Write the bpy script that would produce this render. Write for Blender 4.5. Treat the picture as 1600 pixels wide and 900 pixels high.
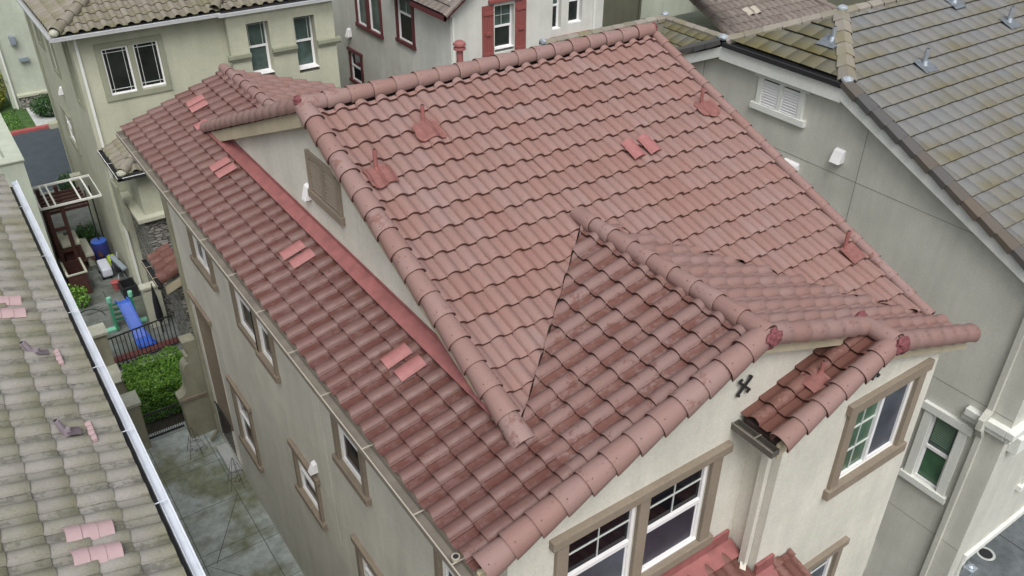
import bpy, bmesh, math, random
from mathutils import Vector, Matrix, noise
random.seed(7)
V3 = Vector
scene = bpy.context.scene
col = scene.collection
for o in list(bpy.data.objects): bpy.data.objects.remove(o)

# ------------------------------------------------------------ camera
F_PX, YAW, PITCH, ROLL = 1340.30, 0.6119, -0.5769, 0.0085
CAM = V3((-2.8652, -4.5629, 6.76))
cy, sy, cp, sp = math.cos(YAW), math.sin(YAW), math.cos(PITCH), math.sin(PITCH)
fw = V3((sy*cp, cy*cp, sp)); rt = V3((cy, -sy, 0)); up = rt.cross(fw)
r2 = rt*math.cos(ROLL) + up*math.sin(ROLL); u2 = up*math.cos(ROLL) - rt*math.sin(ROLL)
cd = bpy.data.cameras.new("Camera"); cam = bpy.data.objects.new("Camera", cd); col.objects.link(cam)
cam.matrix_world = Matrix(((r2.x, u2.x, -fw.x, CAM.x), (r2.y, u2.y, -fw.y, CAM.y), (r2.z, u2.z, -fw.z, CAM.z), (0, 0, 0, 1)))
cd.sensor_width = 36.0; cd.lens = 36.0*F_PX/1600.0; cd.clip_start = 0.1; cd.clip_end = 1000
scene.camera = cam
# ------------------------------------------------------------ sky and sun (overcast)
SUN_EL, SUN_AZ = math.radians(56), math.radians(206)     # azimuth clockwise from +Y
w = bpy.data.worlds.new("World"); scene.world = w; w.use_nodes = True
nt = w.node_tree; bg = nt.nodes["Background"]
sky = nt.nodes.new("ShaderNodeTexSky"); sky.sky_type = 'NISHITA'; sky.sun_disc = False
sky.sun_elevation = SUN_EL; sky.sun_rotation = SUN_AZ; sky.dust_density = 6.0; sky.air_density = 1.0; sky.ozone_density = 1.0
hs = nt.nodes.new("ShaderNodeHueSaturation"); hs.inputs['Saturation'].default_value = 0.30
nt.links.new(sky.outputs[0], hs.inputs['Color']); nt.links.new(hs.outputs[0], bg.inputs[0])
bg.inputs[1].default_value = 0.125
sd = bpy.data.lights.new("Sun", 'SUN'); sun = bpy.data.objects.new("Sun", sd); col.objects.link(sun)
sd.energy = 1.05; sd.angle = math.radians(32); sd.color = (1.0, 0.975, 0.94)
sdir = V3((math.sin(SUN_AZ)*math.cos(SUN_EL), math.cos(SUN_AZ)*math.cos(SUN_EL), math.sin(SUN_EL)))
sun.rotation_euler = sdir.to_track_quat('Z', 'Y').to_euler(); sun.location = (0, -20, 30)
vs = scene.view_settings; vs.view_transform = 'Standard'; vs.look = 'None'; vs.exposure = 0.38; vs.gamma = 1.0
vs.use_curve_mapping = False

# ------------------------------------------------------------ materials
def newmat(name):
    m = bpy.data.materials.new(name); m.use_nodes = True
    return m, m.node_tree, m.node_tree.nodes["Principled BSDF"]
def N(t, typ, **kw):
    n = t.nodes.new(typ)
    for k, v in kw.items(): setattr(n, k, v)
    return n
def noise_tex(t, scale, detail=4, rough=.55, vec=None, mapscale=None):
    n = N(t, "ShaderNodeTexNoise"); n.inputs['Scale'].default_value = scale
    n.inputs['Detail'].default_value = detail; n.inputs['Roughness'].default_value = rough
    if vec is None:
        vec = N(t, "ShaderNodeTexCoord").outputs['Object']
    if mapscale:
        mp = N(t, "ShaderNodeMapping"); mp.inputs['Scale'].default_value = mapscale
        t.links.new(vec, mp.inputs['Vector']); vec = mp.outputs[0]
    t.links.new(vec, n.inputs['Vector'])
    return n.outputs['Fac']
def ramp(t, fac, stops):
    r = N(t, "ShaderNodeValToRGB"); e = r.color_ramp.elements
    e[0].position, e[0].color = stops[0][0], (*stops[0][1], 1)
    e[1].position, e[1].color = stops[-1][0], (*stops[-1][1], 1)
    for p, c in stops[1:-1]:
        x = e.new(p); x.color = (*c, 1)
    t.links.new(fac, r.inputs[0]); return r.outputs[0]
def mix(t, a, b, fac, mode='MIX'):
    m = N(t, "ShaderNodeMix", data_type='RGBA', blend_type=mode)
    for s, v in ((0, fac), (6, a), (7, b)):
        if hasattr(v, 'is_linked') or hasattr(v, 'node'): t.links.new(v, m.inputs[s])
        else: m.inputs[s].default_value = (*v, 1) if isinstance(v, tuple) else v
    return m.outputs[2]
def gray(a, b): return [(a[0], (a[1],)*3), (b[0], (b[1],)*3)]
def bump(t, p, h, strength, dist):
    b = N(t, "ShaderNodeBump"); b.inputs['Strength'].default_value = strength; b.inputs['Distance'].default_value = dist
    t.links.new(h, b.inputs['Height']); t.links.new(b.outputs[0], p.inputs['Normal'])
def math_(t, op, a, b=None):
    m = N(t, "ShaderNodeMath", operation=op)
    for i, v in enumerate((a, b)):
        if v is None: continue
        if hasattr(v, 'node'): t.links.new(v, m.inputs[i])
        else: m.inputs[i].default_value = v
    return m.outputs[0]

def stucco(name, c, grain=1.0, stain=.13):
    m, t, p = newmat(name)
    big = ramp(t, noise_tex(t, .8, 6, .65), gray((.32, 1-stain*1.3), (.68, 1.02)))
    drip = ramp(t, noise_tex(t, 2.2, 4, .6, mapscale=(1.6, 1.6, .18)), gray((.3, 1-stain*.8), (.65, 1.0)))
    fine = ramp(t, noise_tex(t, 34, 4, .8), gray((.32, .87), (.68, 1.07)))
    x = mix(t, c, big, 1.0, 'MULTIPLY'); x = mix(t, x, drip, 1.0, 'MULTIPLY'); x = mix(t, x, fine, 1.0, 'MULTIPLY')
    t.links.new(x, p.inputs['Base Color']); p.inputs['Roughness'].default_value = .92
    p.inputs['Specular IOR Level'].default_value = .2
    h = mix(t, noise_tex(t, 45, 4, .7), noise_tex(t, 160, 2, .6), .35)
    bump(t, p, h, .55*grain, .012)
    return m
def plain(name, c, rough=.5, metal=0., var=.08, scale=6, b=0., spec=.4):
    m, t, p = newmat(name)
    x = mix(t, c, ramp(t, noise_tex(t, scale, 5, .6), gray((.3, 1-var), (.7, 1+var*.4))), 1.0, 'MULTIPLY')
    t.links.new(x, p.inputs['Base Color']); p.inputs['Roughness'].default_value = rough
    p.inputs['Metallic'].default_value = metal; p.inputs['Specular IOR Level'].default_value = spec
    if b: bump(t, p, noise_tex(t, 70, 4, .6), b, .006)
    return m
def glass(name, c, rough=.06, spec=.5):
    m, t, p = newmat(name)
    x = mix(t, c, ramp(t, noise_tex(t, 1.6, 3, .6), gray((.3, .45), (.7, 1.25))), 1.0, 'MULTIPLY')
    t.links.new(x, p.inputs['Base Color']); p.inputs['Roughness'].default_value = rough
    p.inputs['Specular IOR Level'].default_value = spec
    return m
def tile_mat(name, ca, cb, cexp, wear, pinkish=None, moss=None, mossamt=0., streak=.12, film=None, rough=.68):
    """cast tiles: ca-cb tile to tile tint, cexp where the surface film wore off (mostly in the water pans)"""
    m, t, p = newmat(name)
    at = N(t, "ShaderNodeAttribute", attribute_name='rnd').outputs['Fac']
    uv = N(t, "ShaderNodeUVMap", uv_map='UVMap').outputs[0]
    sep = N(t, "ShaderNodeSeparateXYZ"); t.links.new(uv, sep.inputs[0])
    base = ramp(t, at, [(0., ca), (.5, tuple((x+y)/2 for x, y in zip(ca, cb))), (1., cb)])
    # streaks along the tile
    st = ramp(t, noise_tex(t, 9, 5, .65, vec=uv, mapscale=(3.2, .9, 1)), gray((.25, 1-streak), (.75, 1+streak)))
    x = mix(t, base, st, 1.0, 'MULTIPLY')
    cl = noise_tex(t, 1.3, 5, .6)
    if film:
        x = mix(t, x, film, ramp(t, cl, [(.42, (0, 0, 0)), (.62, (.55,)*3)]))
    if wear > 0:
        fr = math_(t, 'FRACT', sep.outputs[0])
        # the wash runs in the pans: more wear at fract > .58, less on the barrels
        pan = ramp(t, fr, [(.0, (.45,)*3), (.12, (.18,)*3), (.45, (.30,)*3), (.60, (.62,)*3), (.75, (1.,)*3), (1., (.9,)*3)])
        n1 = noise_tex(t, 5.5, 6, .62); n2 = noise_tex(t, 22, 4, .6)
        s = math_(t, 'ADD', math_(t, 'MULTIPLY', pan, .26), math_(t, 'ADD', math_(t, 'MULTIPLY', n1, .75), math_(t, 'MULTIPLY', n2, .22)))
        s = math_(t, 'ADD', s, math_(t, 'MULTIPLY', at, .10))
        k = ramp(t, s, [(.865-wear*.30, (0, 0, 0)), (.90-wear*.30, (.50,)*3), (1.02-wear*.30, (.85,)*3)])
        x = mix(t, x, cexp, k)
    sp1 = ramp(t, noise_tex(t, 38, 2, .5), [(.26, (.55, .42, .40)), (.31, (1, 1, 1))])
    x = mix(t, x, sp1, .8, 'MULTIPLY')
    if moss:
        n3 = noise_tex(t, 1.1, 5, .65); n4 = noise_tex(t, 14, 4, .7, vec=uv, mapscale=(2.5, .8, 1))
        fy = math_(t, 'FRACT', sep.outputs[1])
        lo = math_(t, 'MULTIPLY', math_(t, 'SUBTRACT', 1.0, fy), .16)
        s = math_(t, 'ADD', lo, math_(t, 'ADD', math_(t, 'MULTIPLY', n3, .6), math_(t, 'MULTIPLY', n4, .4)))
        k = ramp(t, s, [(.64-mossamt*.3, (0, 0, 0)), (.86-mossamt*.3, (.9,)*3)])
        x = mix(t, x, moss, k)
    fine = ramp(t, noise_tex(t, 120, 3, .6), gray((.3, .92), (.7, 1.06)))
    x = mix(t, x, fine, 1.0, 'MULTIPLY')
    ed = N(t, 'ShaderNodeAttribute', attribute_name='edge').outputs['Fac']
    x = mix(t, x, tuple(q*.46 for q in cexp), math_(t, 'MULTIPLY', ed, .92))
    t.links.new(x, p.inputs['Base Color']); p.inputs['Roughness'].default_value = rough
    p.inputs['Specular IOR Level'].default_value = .35
    bump(t, p, noise_tex(t, 55, 4, .65), .35, .006)
    return m

M = {}
M['cream'] = stucco('cream_stucco', (.69, .675, .60))
M['cream_trim'] = stucco('taupe_trim', (.27, .225, .175), .5)
M['barge'] = stucco('tan_bargeboard', (.50, .44, .32), .4)
M['greenwall'] = stucco('pale_green_stucco', (.49, .50, .395))
M['greentrim'] = stucco('sage_trim', (.30, .315, .235), .5)
M['white_stucco'] = stucco('white_stucco', (.66, .67, .63))
M['greywall'] = stucco('grey_stucco', (.62, .625, .565), 1.3)
M['offwhite'] = stucco('offwhite_trim', (.72, .74, .70), .4, .06)
M['joint'] = plain('joint_grey', (.17, .175, .16), .9)
M['olive'] = stucco('olive_stucco', (.15, .155, .115))
M['palegreen'] = stucco('mint_stucco', (.50, .55, .46))
M['postst'] = stucco('tan_stucco', (.36, .35, .26), .8, .25)
M['postcap'] = stucco('post_cap', (.52, .53, .43), .5, .25)
M['maroon'] = plain('maroon_paint', (.11, .028, .032), .55)
M['shutter'] = plain('red_shutter_paint', (.25, .075, .07), .6)
M['vinyl'] = plain('white_vinyl', (.78, .78, .79), .35, var=.03)
M['muntin'] = plain('white_muntin', (.55, .58, .56), .4, var=.03)
M['gl_dark'] = glass('dark_glass', (.006, .005, .008), .06, .14)
M['gl_room'] = glass('room_glass', (.018, .022, .020))
M['gl_green'] = glass('green_blind_glass', (.045, .11, .06), .25)
M['gl_blue'] = glass('insect_screen', (.07, .082, .105), .45)
M['gl_screen'] = glass('dark_insect_screen', (.035, .032, .055), .45)
M['gl_teal'] = glass('curtained_glass', (.075, .11, .10), .25)
M['blind'] = plain('green_slat', (.16, .25, .18), .5)
M['gutter_taupe'] = plain('gutter_taupe', (.215, .195, .165), .5, var=.25, scale=4)
M['bronze'] = plain('bronze_gutter', (.10, .092, .08), .5)
M['gutter_lip'] = plain('gutter_lip', (.40, .365, .30), .4)
M['gutter_white'] = plain('gutter_white', (.60, .64, .70), .35, var=.12, scale=3)
M['gutter_grey'] = plain('gutter_grey', (.42, .43, .43), .4)
M['dark'] = plain('dark_gap', (.02, .02, .022), .9)
M['felt'] = plain('brown_felt', (.045, .028, .026), .9)
M['flash_red'] = plain('red_painted_flashing', (.28, .105, .10), .6, var=.3, scale=5)
M['flash_pink'] = plain('coral_painted_lead', (.44, .205, .185), .65, var=.22, scale=14, b=.2)
M['pipe_red'] = plain('red_painted_pipe', (.30, .12, .11), .55, var=.2)
M['pink'] = plain('pink_new_tile', (.31, .128, .124), .6, var=.16, scale=14, b=.2)
M['palepink'] = plain('pale_pink_tile', (.40, .285, .295), .6, var=.10, scale=9, b=.2)
M['lilac'] = plain('lilac_pipe', (.22, .185, .21), .5)
M['galv'] = plain('galvanised', (.45, .50, .56), .38, .6, var=.2)
M['lead'] = plain('lead_sheet', (.33, .37, .41), .45, .15, var=.25, scale=9)
M['mortar'] = plain('red_mortar', (.21, .070, .078), .95, var=.6, scale=45, b=1.)
M['iron'] = plain('black_iron', (.022, .022, .024), .5)
M['concrete_lt'] = plain('light_concrete', (.45, .47, .46), .9, var=.2, b=.2)
M['black_pl'] = plain('black_plastic', (.02, .021, .024), .45)
M['wood_red'] = plain('redwood', (.06, .024, .019), .7, var=.4, scale=12)
M['bluepl'] = plain('blue_plastic', (.045, .12, .50), .35, var=.1)
M['greenpl'] = plain('green_plastic', (.045, .27, .14), .4, var=.15)
M['mintpl'] = plain('mint_plastic', (.20, .50, .36), .45)
M['navy'] = plain('navy_plastic', (.03, .035, .16), .4)
M['limepl'] = plain('lime_fabric', (.30, .42, .03), .7)
M['whitepl'] = plain('white_fabric', (.50, .53, .60), .7)
M['greypl'] = plain('grey_plastic', (.22, .26, .30), .5)
M['redkerb'] = plain('red_kerb', (.36, .09, .09), .8, var=.25, b=.3)
M['brick'] = plain('red_brick_edge', (.16, .055, .05), .85, var=.3, b=.4)

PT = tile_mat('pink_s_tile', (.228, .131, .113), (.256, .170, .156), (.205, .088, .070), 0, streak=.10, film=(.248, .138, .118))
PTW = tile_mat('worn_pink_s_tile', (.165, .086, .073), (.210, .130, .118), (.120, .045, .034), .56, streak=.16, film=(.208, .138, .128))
PTL = tile_mat('wet_eave_s_tile', (.122, .056, .047), (.162, .090, .080), (.100, .034, .026), .50, streak=.16, film=(.155, .093, .084), rough=.46)  # side slope tile is wet: darker, redder and less rough
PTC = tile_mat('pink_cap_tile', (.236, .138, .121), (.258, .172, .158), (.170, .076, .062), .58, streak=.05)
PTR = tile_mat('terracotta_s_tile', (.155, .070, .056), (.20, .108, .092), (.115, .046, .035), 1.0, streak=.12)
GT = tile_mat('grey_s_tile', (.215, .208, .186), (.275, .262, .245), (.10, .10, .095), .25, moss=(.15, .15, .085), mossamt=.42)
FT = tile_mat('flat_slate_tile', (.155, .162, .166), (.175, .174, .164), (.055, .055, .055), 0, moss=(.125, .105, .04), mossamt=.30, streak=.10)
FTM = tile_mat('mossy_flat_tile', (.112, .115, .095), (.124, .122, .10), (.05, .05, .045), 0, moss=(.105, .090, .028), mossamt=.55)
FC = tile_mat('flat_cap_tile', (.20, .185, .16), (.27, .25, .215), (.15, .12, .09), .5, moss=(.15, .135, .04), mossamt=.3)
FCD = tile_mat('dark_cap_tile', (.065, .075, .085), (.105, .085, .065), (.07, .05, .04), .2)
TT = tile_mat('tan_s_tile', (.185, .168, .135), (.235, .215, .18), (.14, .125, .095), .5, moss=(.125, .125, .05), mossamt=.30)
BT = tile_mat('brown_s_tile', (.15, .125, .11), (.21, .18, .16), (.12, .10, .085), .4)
M['PTC'] = PTC

# stone veneer
def stone():
    m, t, p = newmat('ledge_stone')
    tc = N(t, "ShaderNodeTexCoord").outputs['Object']
    mp = N(t, "ShaderNodeMapping"); mp.inputs['Scale'].default_value = (4.6, 4.6, 14.0); t.links.new(tc, mp.inputs[0])
    vo = N(t, "ShaderNodeTexVoronoi", feature='F1'); vo.inputs['Scale'].default_value = 1.0; t.links.new(mp.outputs[0], vo.inputs['Vector'])
    ve = N(t, "ShaderNodeTexVoronoi", feature='DISTANCE_TO_EDGE'); ve.inputs['Scale'].default_value = 1.0; t.links.new(mp.outputs[0], ve.inputs['Vector'])
    sp_ = N(t, "ShaderNodeSeparateColor"); t.links.new(vo.outputs['Color'], sp_.inputs[0])
    c = ramp(t, sp_.outputs[0], [(0, (.13, .13, .115)), (.5, (.24, .235, .21)), (1, (.34, .33, .30))])
    e = ramp(t, ve.outputs['Distance'], [(.02, (.18,)*3), (.09, (1,)*3)])
    t.links.new(mix(t, c, e, 1.0, 'MULTIPLY'), p.inputs['Base Color']); p.inputs['Roughness'].default_value = .9
    bump(t, p, e, .9, .03)
    return m
M['stone'] = stone()
def paving(name, base, stain_c, jn=None):
    m, t, p = newmat(name)
    a = ramp(t, noise_tex(t, .75, 6, .62), [(.42, base), (.58, stain_c)])
    b = ramp(t, noise_tex(t, 4.5, 6, .7), gray((.3, .62), (.72, 1.18)))
    c = ramp(t, noise_tex(t, 40, 4, .7), gray((.3, .85), (.7, 1.1)))
    x = mix(t, mix(t, a, b, 1., 'MULTIPLY'), c, 1., 'MULTIPLY')
    t.links.new(x, p.inputs['Base Color']); p.inputs['Roughness'].default_value = .72
    bump(t, p, noise_tex(t, 60, 4, .7), .3, .008)
    return m
M['alley'] = paving('mossy_concrete', (.41, .46, .45), (.21, .225, .15))
M['drive'] = paving('driveway_concrete', (.135, .155, .165), (.085, .10, .105))
M['patio'] = paving('patio_paver', (.175, .19, .18), (.095, .11, .09))
M['asphalt'] = plain('asphalt', (.052, .066, .080), .85, var=.2, scale=2, b=.5)
M['jnt'] = plain('mossy_joint', (.10, .115, .085), .9)
M['soil'] = plain('soil', (.045, .042, .03), .95, var=.4, b=.6)
M['grassm'] = plain('lawn_green', (.055, .115, .030), .9, var=.5, scale=4, b=.8)
def leafmat(name, a, b):
    m, t, p = newmat(name)
    at = N(t, "ShaderNodeAttribute", attribute_name='rnd').outputs['Fac']
    t.links.new(ramp(t, at, [(0, a), (1, b)]), p.inputs['Base Color']); p.inputs['Roughness'].default_value = .55
    return m
M['leaf'] = leafmat('hedge_leaf', (.030, .10, .012), (.16, .33, .04))
M['leafd'] = leafmat('dark_leaf', (.012, .045, .010), (.035, .10, .022))
M['leafy'] = leafmat('yellow_leaf', (.10, .13, .015), (.30, .30, .03))
M['twig'] = plain('twig', (.09, .07, .05), .8)

# ------------------------------------------------------------ object helpers
def tag(o, label=None, cat=None, group=None, kind=None):
    if label: o['label'] = label
    if cat: o['category'] = cat
    if group: o['group'] = group
    if kind: o['kind'] = kind
    return o
def thing(name, label, cat, loc, group=None):
    o = bpy.data.objects.new(name, None); col.objects.link(o); o.location = loc; o.empty_display_size = .3
    return tag(o, label, cat, group)
def rootof(o):
    while o.parent: o = o.parent
    return o
def link(name, me, mat, parent=None, smooth=False):
    o = bpy.data.objects.new(name, me); col.objects.link(o)
    if mat: me.materials.append(mat)
    if smooth:
        for f in me.polygons: f.use_smooth = True
    if parent:
        o.parent = parent
        r = rootof(o)
        if parent is r: o.matrix_parent_inverse = Matrix.Translation(-V3(r.location)) if r.type == 'EMPTY' else Matrix()
    return o
class MB:
    def __init__(s): s.v = []; s.f = []
    def add(s, vs, fs):
        n = len(s.v); s.v += [tuple(x) for x in vs]; s.f += [tuple(i+n for i in f) for f in fs]; return s
    def box(s, a, b):
        x0, x1 = sorted((a[0], b[0])); y0, y1 = sorted((a[1], b[1])); z0, z1 = sorted((a[2], b[2]))
        return s.add([(x0, y0, z0), (x1, y0, z0), (x1, y1, z0), (x0, y1, z0), (x0, y0, z1), (x1, y0, z1), (x1, y1, z1), (x0, y1, z1)],
                     [(0, 3, 2, 1), (4, 5, 6, 7), (0, 1, 5, 4), (1, 2, 6, 5), (2, 3, 7, 6), (3, 0, 4, 7)])
    def fbox(s, fr, r0, r1, z0, z1, n0, n1):
        O, R, Nn = fr; Z = V3((0, 0, 1))
        P = lambda r, z, n: O + R*r + Z*z + Nn*n
        vs = [P(r0, z0, n0), P(r1, z0, n0), P(r1, z1, n0), P(r0, z1, n0), P(r0, z0, n1), P(r1, z0, n1), P(r1, z1, n1), P(r0, z1, n1)]
        return s.add(vs, [(0, 3, 2, 1), (4, 5, 6, 7), (0, 1, 5, 4), (1, 2, 6, 5), (2, 3, 7, 6), (3, 0, 4, 7)])
    def prism(s, pts, ext):
        n = len(pts); e = V3(ext); a = [V3(p) for p in pts]; b = [p+e for p in a]
        return s.add(a+b, [tuple(range(n-1, -1, -1)), tuple(range(n, 2*n))] + [(i, (i+1) % n, n+(i+1) % n, n+i) for i in range(n)])
    def tube(s, pts, r, seg=10, r1=None, cap=True):
        pts = [V3(p) for p in pts]; n = len(pts); rings = []
        for i, p in enumerate(pts):
            d = (pts[min(i+1, n-1)]-pts[max(i-1, 0)]).normalized()
            a = d.cross(V3((0, 0, 1)));
            if a.length < .05: a = d.cross(V3((1, 0, 0)))
            a.normalize(); b = d.cross(a)
            rr = r if r1 is None else r+(r1-r)*i/(n-1)
            rings.append([p+a*math.cos(2*math.pi*k/seg)*rr+b*math.sin(2*math.pi*k/seg)*rr for k in range(seg)])
        vs = [q for R in rings for q in R]; fs = []
        for i in range(n-1):
            for k in range(seg):
                fs.append((i*seg+k, i*seg+(k+1) % seg, (i+1)*seg+(k+1) % seg, (i+1)*seg+k))
        if cap: fs += [tuple(range(seg-1, -1, -1)), tuple((n-1)*seg+k for k in range(seg))]
        return s.add(vs, fs)
    def bar(s, a, b, w_, h_, upv=(0, 0, 1)):
        a, b = V3(a), V3(b); d = (b-a).normalized(); sx = d.cross(V3(upv)).normalized(); uz = sx.cross(d)
        P = [a+sx*i*w_/2+uz*j*h_/2 for i, j in ((-1, -1), (1, -1), (1, 1), (-1, 1))]; e = b-a
        return s.prism(P, e)
    def lathe(s, c, prof, seg=16):
        c = V3(c); vs = []; fs = []; n = len(prof)
        for r, z in prof:
            for k in range(seg): vs.append(c+V3((r*math.cos(2*math.pi*k/seg), r*math.sin(2*math.pi*k/seg), z)))
        for i in range(n-1):
            for k in range(seg): fs.append((i*seg+k, i*seg+(k+1) % seg, (i+1)*seg+(k+1) % seg, (i+1)*seg+k))
        fs += [tuple(range(seg-1, -1, -1)), tuple((n-1)*seg+k for k in range(seg))]
        return s.add(vs, fs)
    def build(s, name, mat, parent=None, smooth=False, bevel=0., label=None):
        me = bpy.data.meshes.new(name); me.from_pydata(s.v, [], s.f); me.update()
        bm = bmesh.new(); bm.from_mesh(me); bmesh.ops.recalc_face_normals(bm, faces=bm.faces)
        if bevel:
            bmesh.ops.bevel(bm, geom=list(bm.edges), offset=bevel, segments=2, profile=.6, affect='EDGES', clamp_overlap=True)
        if smooth:
            for f in bm.faces: f.smooth = True
            for e in bm.edges:
                if len(e.link_faces) == 2 and e.calc_face_angle(0) > .7: e.smooth = False
        bm.to_mesh(me); bm.free()
        o = link(name, me, mat, parent)
        if label: o['label'] = label
        return o
def frX(xw):   # facade whose outside looks towards -X ; r = -y
    return (V3((xw, 0, 0)), V3((0, -1, 0)), V3((-1, 0, 0)))
def frY(yw):   # facade whose outside looks towards -Y ; r = x
    return (V3((0, yw, 0)), V3((1, 0, 0)), V3((0, -1, 0)))
def wall_mesh(mb, fr, r0, r1, z0, z1, ops=()):
    """flat facade with real recessed openings (r0,r1,z0,z1,depth)"""
    O, R, Nn = fr; Z = V3((0, 0, 1)); P = lambda r, z, n=0: O+R*r+Z*z+Nn*n
    rs = sorted(set([r0, r1]+[q for o in ops for q in o[:2]])); zs = sorted(set([z0, z1]+[q for o in ops for q in o[2:4]]))
    for i in range(len(rs)-1):
        for j in range(len(zs)-1):
            rc, zc = (rs[i]+rs[i+1])/2, (zs[j]+zs[j+1])/2
            if any(o[0] < rc < o[1] and o[2] < zc < o[3] for o in ops): continue
            mb.add([P(rs[i], zs[j]), P(rs[i+1], zs[j]), P(rs[i+1], zs[j+1]), P(rs[i], zs[j+1])], [(0, 1, 2, 3)])
    for a, b, c, d, dep in ops:
        A = [P(a, c), P(b, c), P(b, d), P(a, d)]; B = [P(a, c, -dep), P(b, c, -dep), P(b, d, -dep), P(a, d, -dep)]
        mb.add(A+B, [(0, 1, 5, 4), (1, 2, 6, 5), (2, 3, 7, 6), (3, 0, 4, 7), (4, 5, 6, 7)])
    return mb

def window(parent, fr, r0, r1, z0, z1, trim=None, tw=.11, ear=.07, sill=.12, head=.12, depth=.07, sash='hung',
           grid=(2, 2), up_mat='gl_room', lo_mat='gl_screen', proud=.055, frame_m='vinyl', group_n=1, mull=.16, prairie=False, fw_=.045, headh=True, label=None, slats=0):
    """trim surround (the part) > frame, pane, muntins as its sub-parts; r0..z1 is the sash opening"""
    t = MB()
    if trim:
        t.fbox(fr, r0-tw, r0, z0, z1, -.01, proud); t.fbox(fr, r1, r1+tw, z0, z1, -.01, proud)
        t.fbox(fr, r0-tw-ear, r1+tw+ear, z1, z1+head, -.01, proud+.025 if ear else proud)
        t.fbox(fr, r0-tw-ear, r1+tw+ear, z0-sill, z0, -.01, proud+.035 if ear else proud)
        if group_n == 2:
            c = (r0+r1)/2; t.fbox(fr, c-mull/2, c+mull/2, z0, z1, -.01, proud)
    else:
        t.fbox(fr, r0, r1, z0, z0+.02, -depth+.002, .0)
    wn = t.build('window', M[trim] if trim else M['vinyl'], parent, bevel=.006 if trim else 0., label=label)
    spans = [(r0, r1)] if group_n == 1 else [(r0, (r0+r1)/2-mull/2), ((r0+r1)/2+mull/2, r1)]
    f = MB(); g = MB(); pu = MB(); pl = MB(); sl = MB(); d0, d1 = -depth+.004, -depth+.05
    for a, b in spans:
        f.fbox(fr, a, a+fw_, z0, z1, d0, d1); f.fbox(fr, b-fw_, b, z0, z1, d0, d1)
        f.fbox(fr, a+fw_, b-fw_, z0, z0+fw_, d0, d1); f.fbox(fr, a+fw_, b-fw_, z1-fw_, z1, d0, d1)
        A, B, zm = a+fw_, b-fw_, (z0+z1)/2
        if sash == 'hung':
            f.fbox(fr, A, B, zm-.03, zm+.03, d0, d1+.01)
            f.fbox(fr, A, A+.02, z0+fw_, zm-.03, d0, d1-.02); f.fbox(fr, B-.02, B, z0+fw_, zm-.03, d0, d1-.02)
            pu.fbox(fr, A, B, zm, z1-fw_, d0-.003, d0+.010); pl.fbox(fr, A, B, z0+fw_, zm, d0-.003, d0+.016)
            gz0 = zm+.03
        elif sash == 'slider':
            xm = (a+b)/2
            f.fbox(fr, xm-.03, xm+.03, z0+fw_, z1-fw_, d0, d1+.01)
            pu.fbox(fr, A, xm, z0+fw_, z1-fw_, d0-.003, d0+.010); pl.fbox(fr, xm, B, z0+fw_, z1-fw_, d0-.003, d0+.016)
            gz0 = z0+fw_
        else:
            pu.fbox(fr, A, B, z0+fw_, z1-fw_, d0-.003, d0+.010); gz0 = z0+fw_
        gz1 = z1-fw_; m_ = .007; e0, e1 = d0+.010, d0+.022
        if prairie:
            ins = .09
            for q in (A+ins, B-ins): g.fbox(fr, q-m_, q+m_, (z0+fw_ if prairie == 2 else gz0), gz1, e0, e1+.006)
            g.fbox(fr, A, B, gz1-ins-m_, gz1-ins+m_, e0, e1)
            g.fbox(fr, A, B, z0+fw_+ins-m_, z0+fw_+ins+m_, e0, e1+.006) if prairie == 2 else None
        elif grid:
            GA, GB = (A, B)
            if sash == 'slider':
                for (ga, gb) in ((A, (a+b)/2-.03),):
                    for i in range(1, grid[0]): q = ga+(gb-ga)*i/grid[0]; g.fbox(fr, q-m_, q+m_, gz0, gz1, e0+.004, e1+.006)
                    for j in range(1, grid[1]): q = gz0+(gz1-gz0)*j/grid[1]; g.fbox(fr, ga, gb, q-m_, q+m_, e0, e1+.008)
            else:
                for i in range(1, grid[0]): q = GA+(GB-GA)*i/grid[0]; g.fbox(fr, q-m_, q+m_, gz0, gz1, e0, e1)
                for j in range(1, grid[1]): q = gz0+(gz1-gz0)*j/grid[1]; g.fbox(fr, GA, GB, q-m_, q+m_, e0, e1+.003)
        for k in range(slats):
            q = z0+.08+(z1-z0-.16)*k/max(1, slats-1); sl.fbox(fr, A+.05, B-.05, q-.02, q+.012, d0+.017, d0+.026)
    f.build('frame', M[frame_m], wn); pu.build('pane', M[up_mat], wn)
    if pl.v: pl.build('pane', M[lo_mat], wn)
    if g.v: g.build('muntins', M['muntin'], wn)
    if sl.v: sl.build('blind', M['blind'], wn)
    return wn

# ------------------------------------------------------------ tiled roofs
def prof_s(k):    # k 0..1 across one tile: seam, barrel, soft crease, pan
    if k < .016 or k > .986: return -.010
    if k < .62: return .012+.058*math.sin(math.pi*(k/.62)**.92)**.9-.010*(k/.62)
    a = (k-.62)/.38; return .002-.007*math.sin(math.pi*min(1, a*1.3)*.5)+.016*a*a
KS = [0, .015, .028, .045, .08, .14, .21, .30, .38, .45, .52, .57, .61, .65, .72, .82, .92, .972, .987, 1.0]
def clip(bm, poly):
    n = len(poly); A = sum(poly[i][0]*poly[(i+1) % n][1]-poly[(i+1) % n][0]*poly[i][1] for i in range(n))
    if A < 0: poly = poly[::-1]
    for i in range(n):
        a = V3((*poly[i], 0)); b = V3((*poly[(i+1) % n], 0)); d = b-a
        no = V3((d.y, -d.x, 0)).normalized()
        bmesh.ops.bisect_plane(bm, geom=bm.verts[:]+bm.edges[:]+bm.faces[:], plane_co=a, plane_no=no, clear_outer=True, dist=1e-5)
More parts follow.
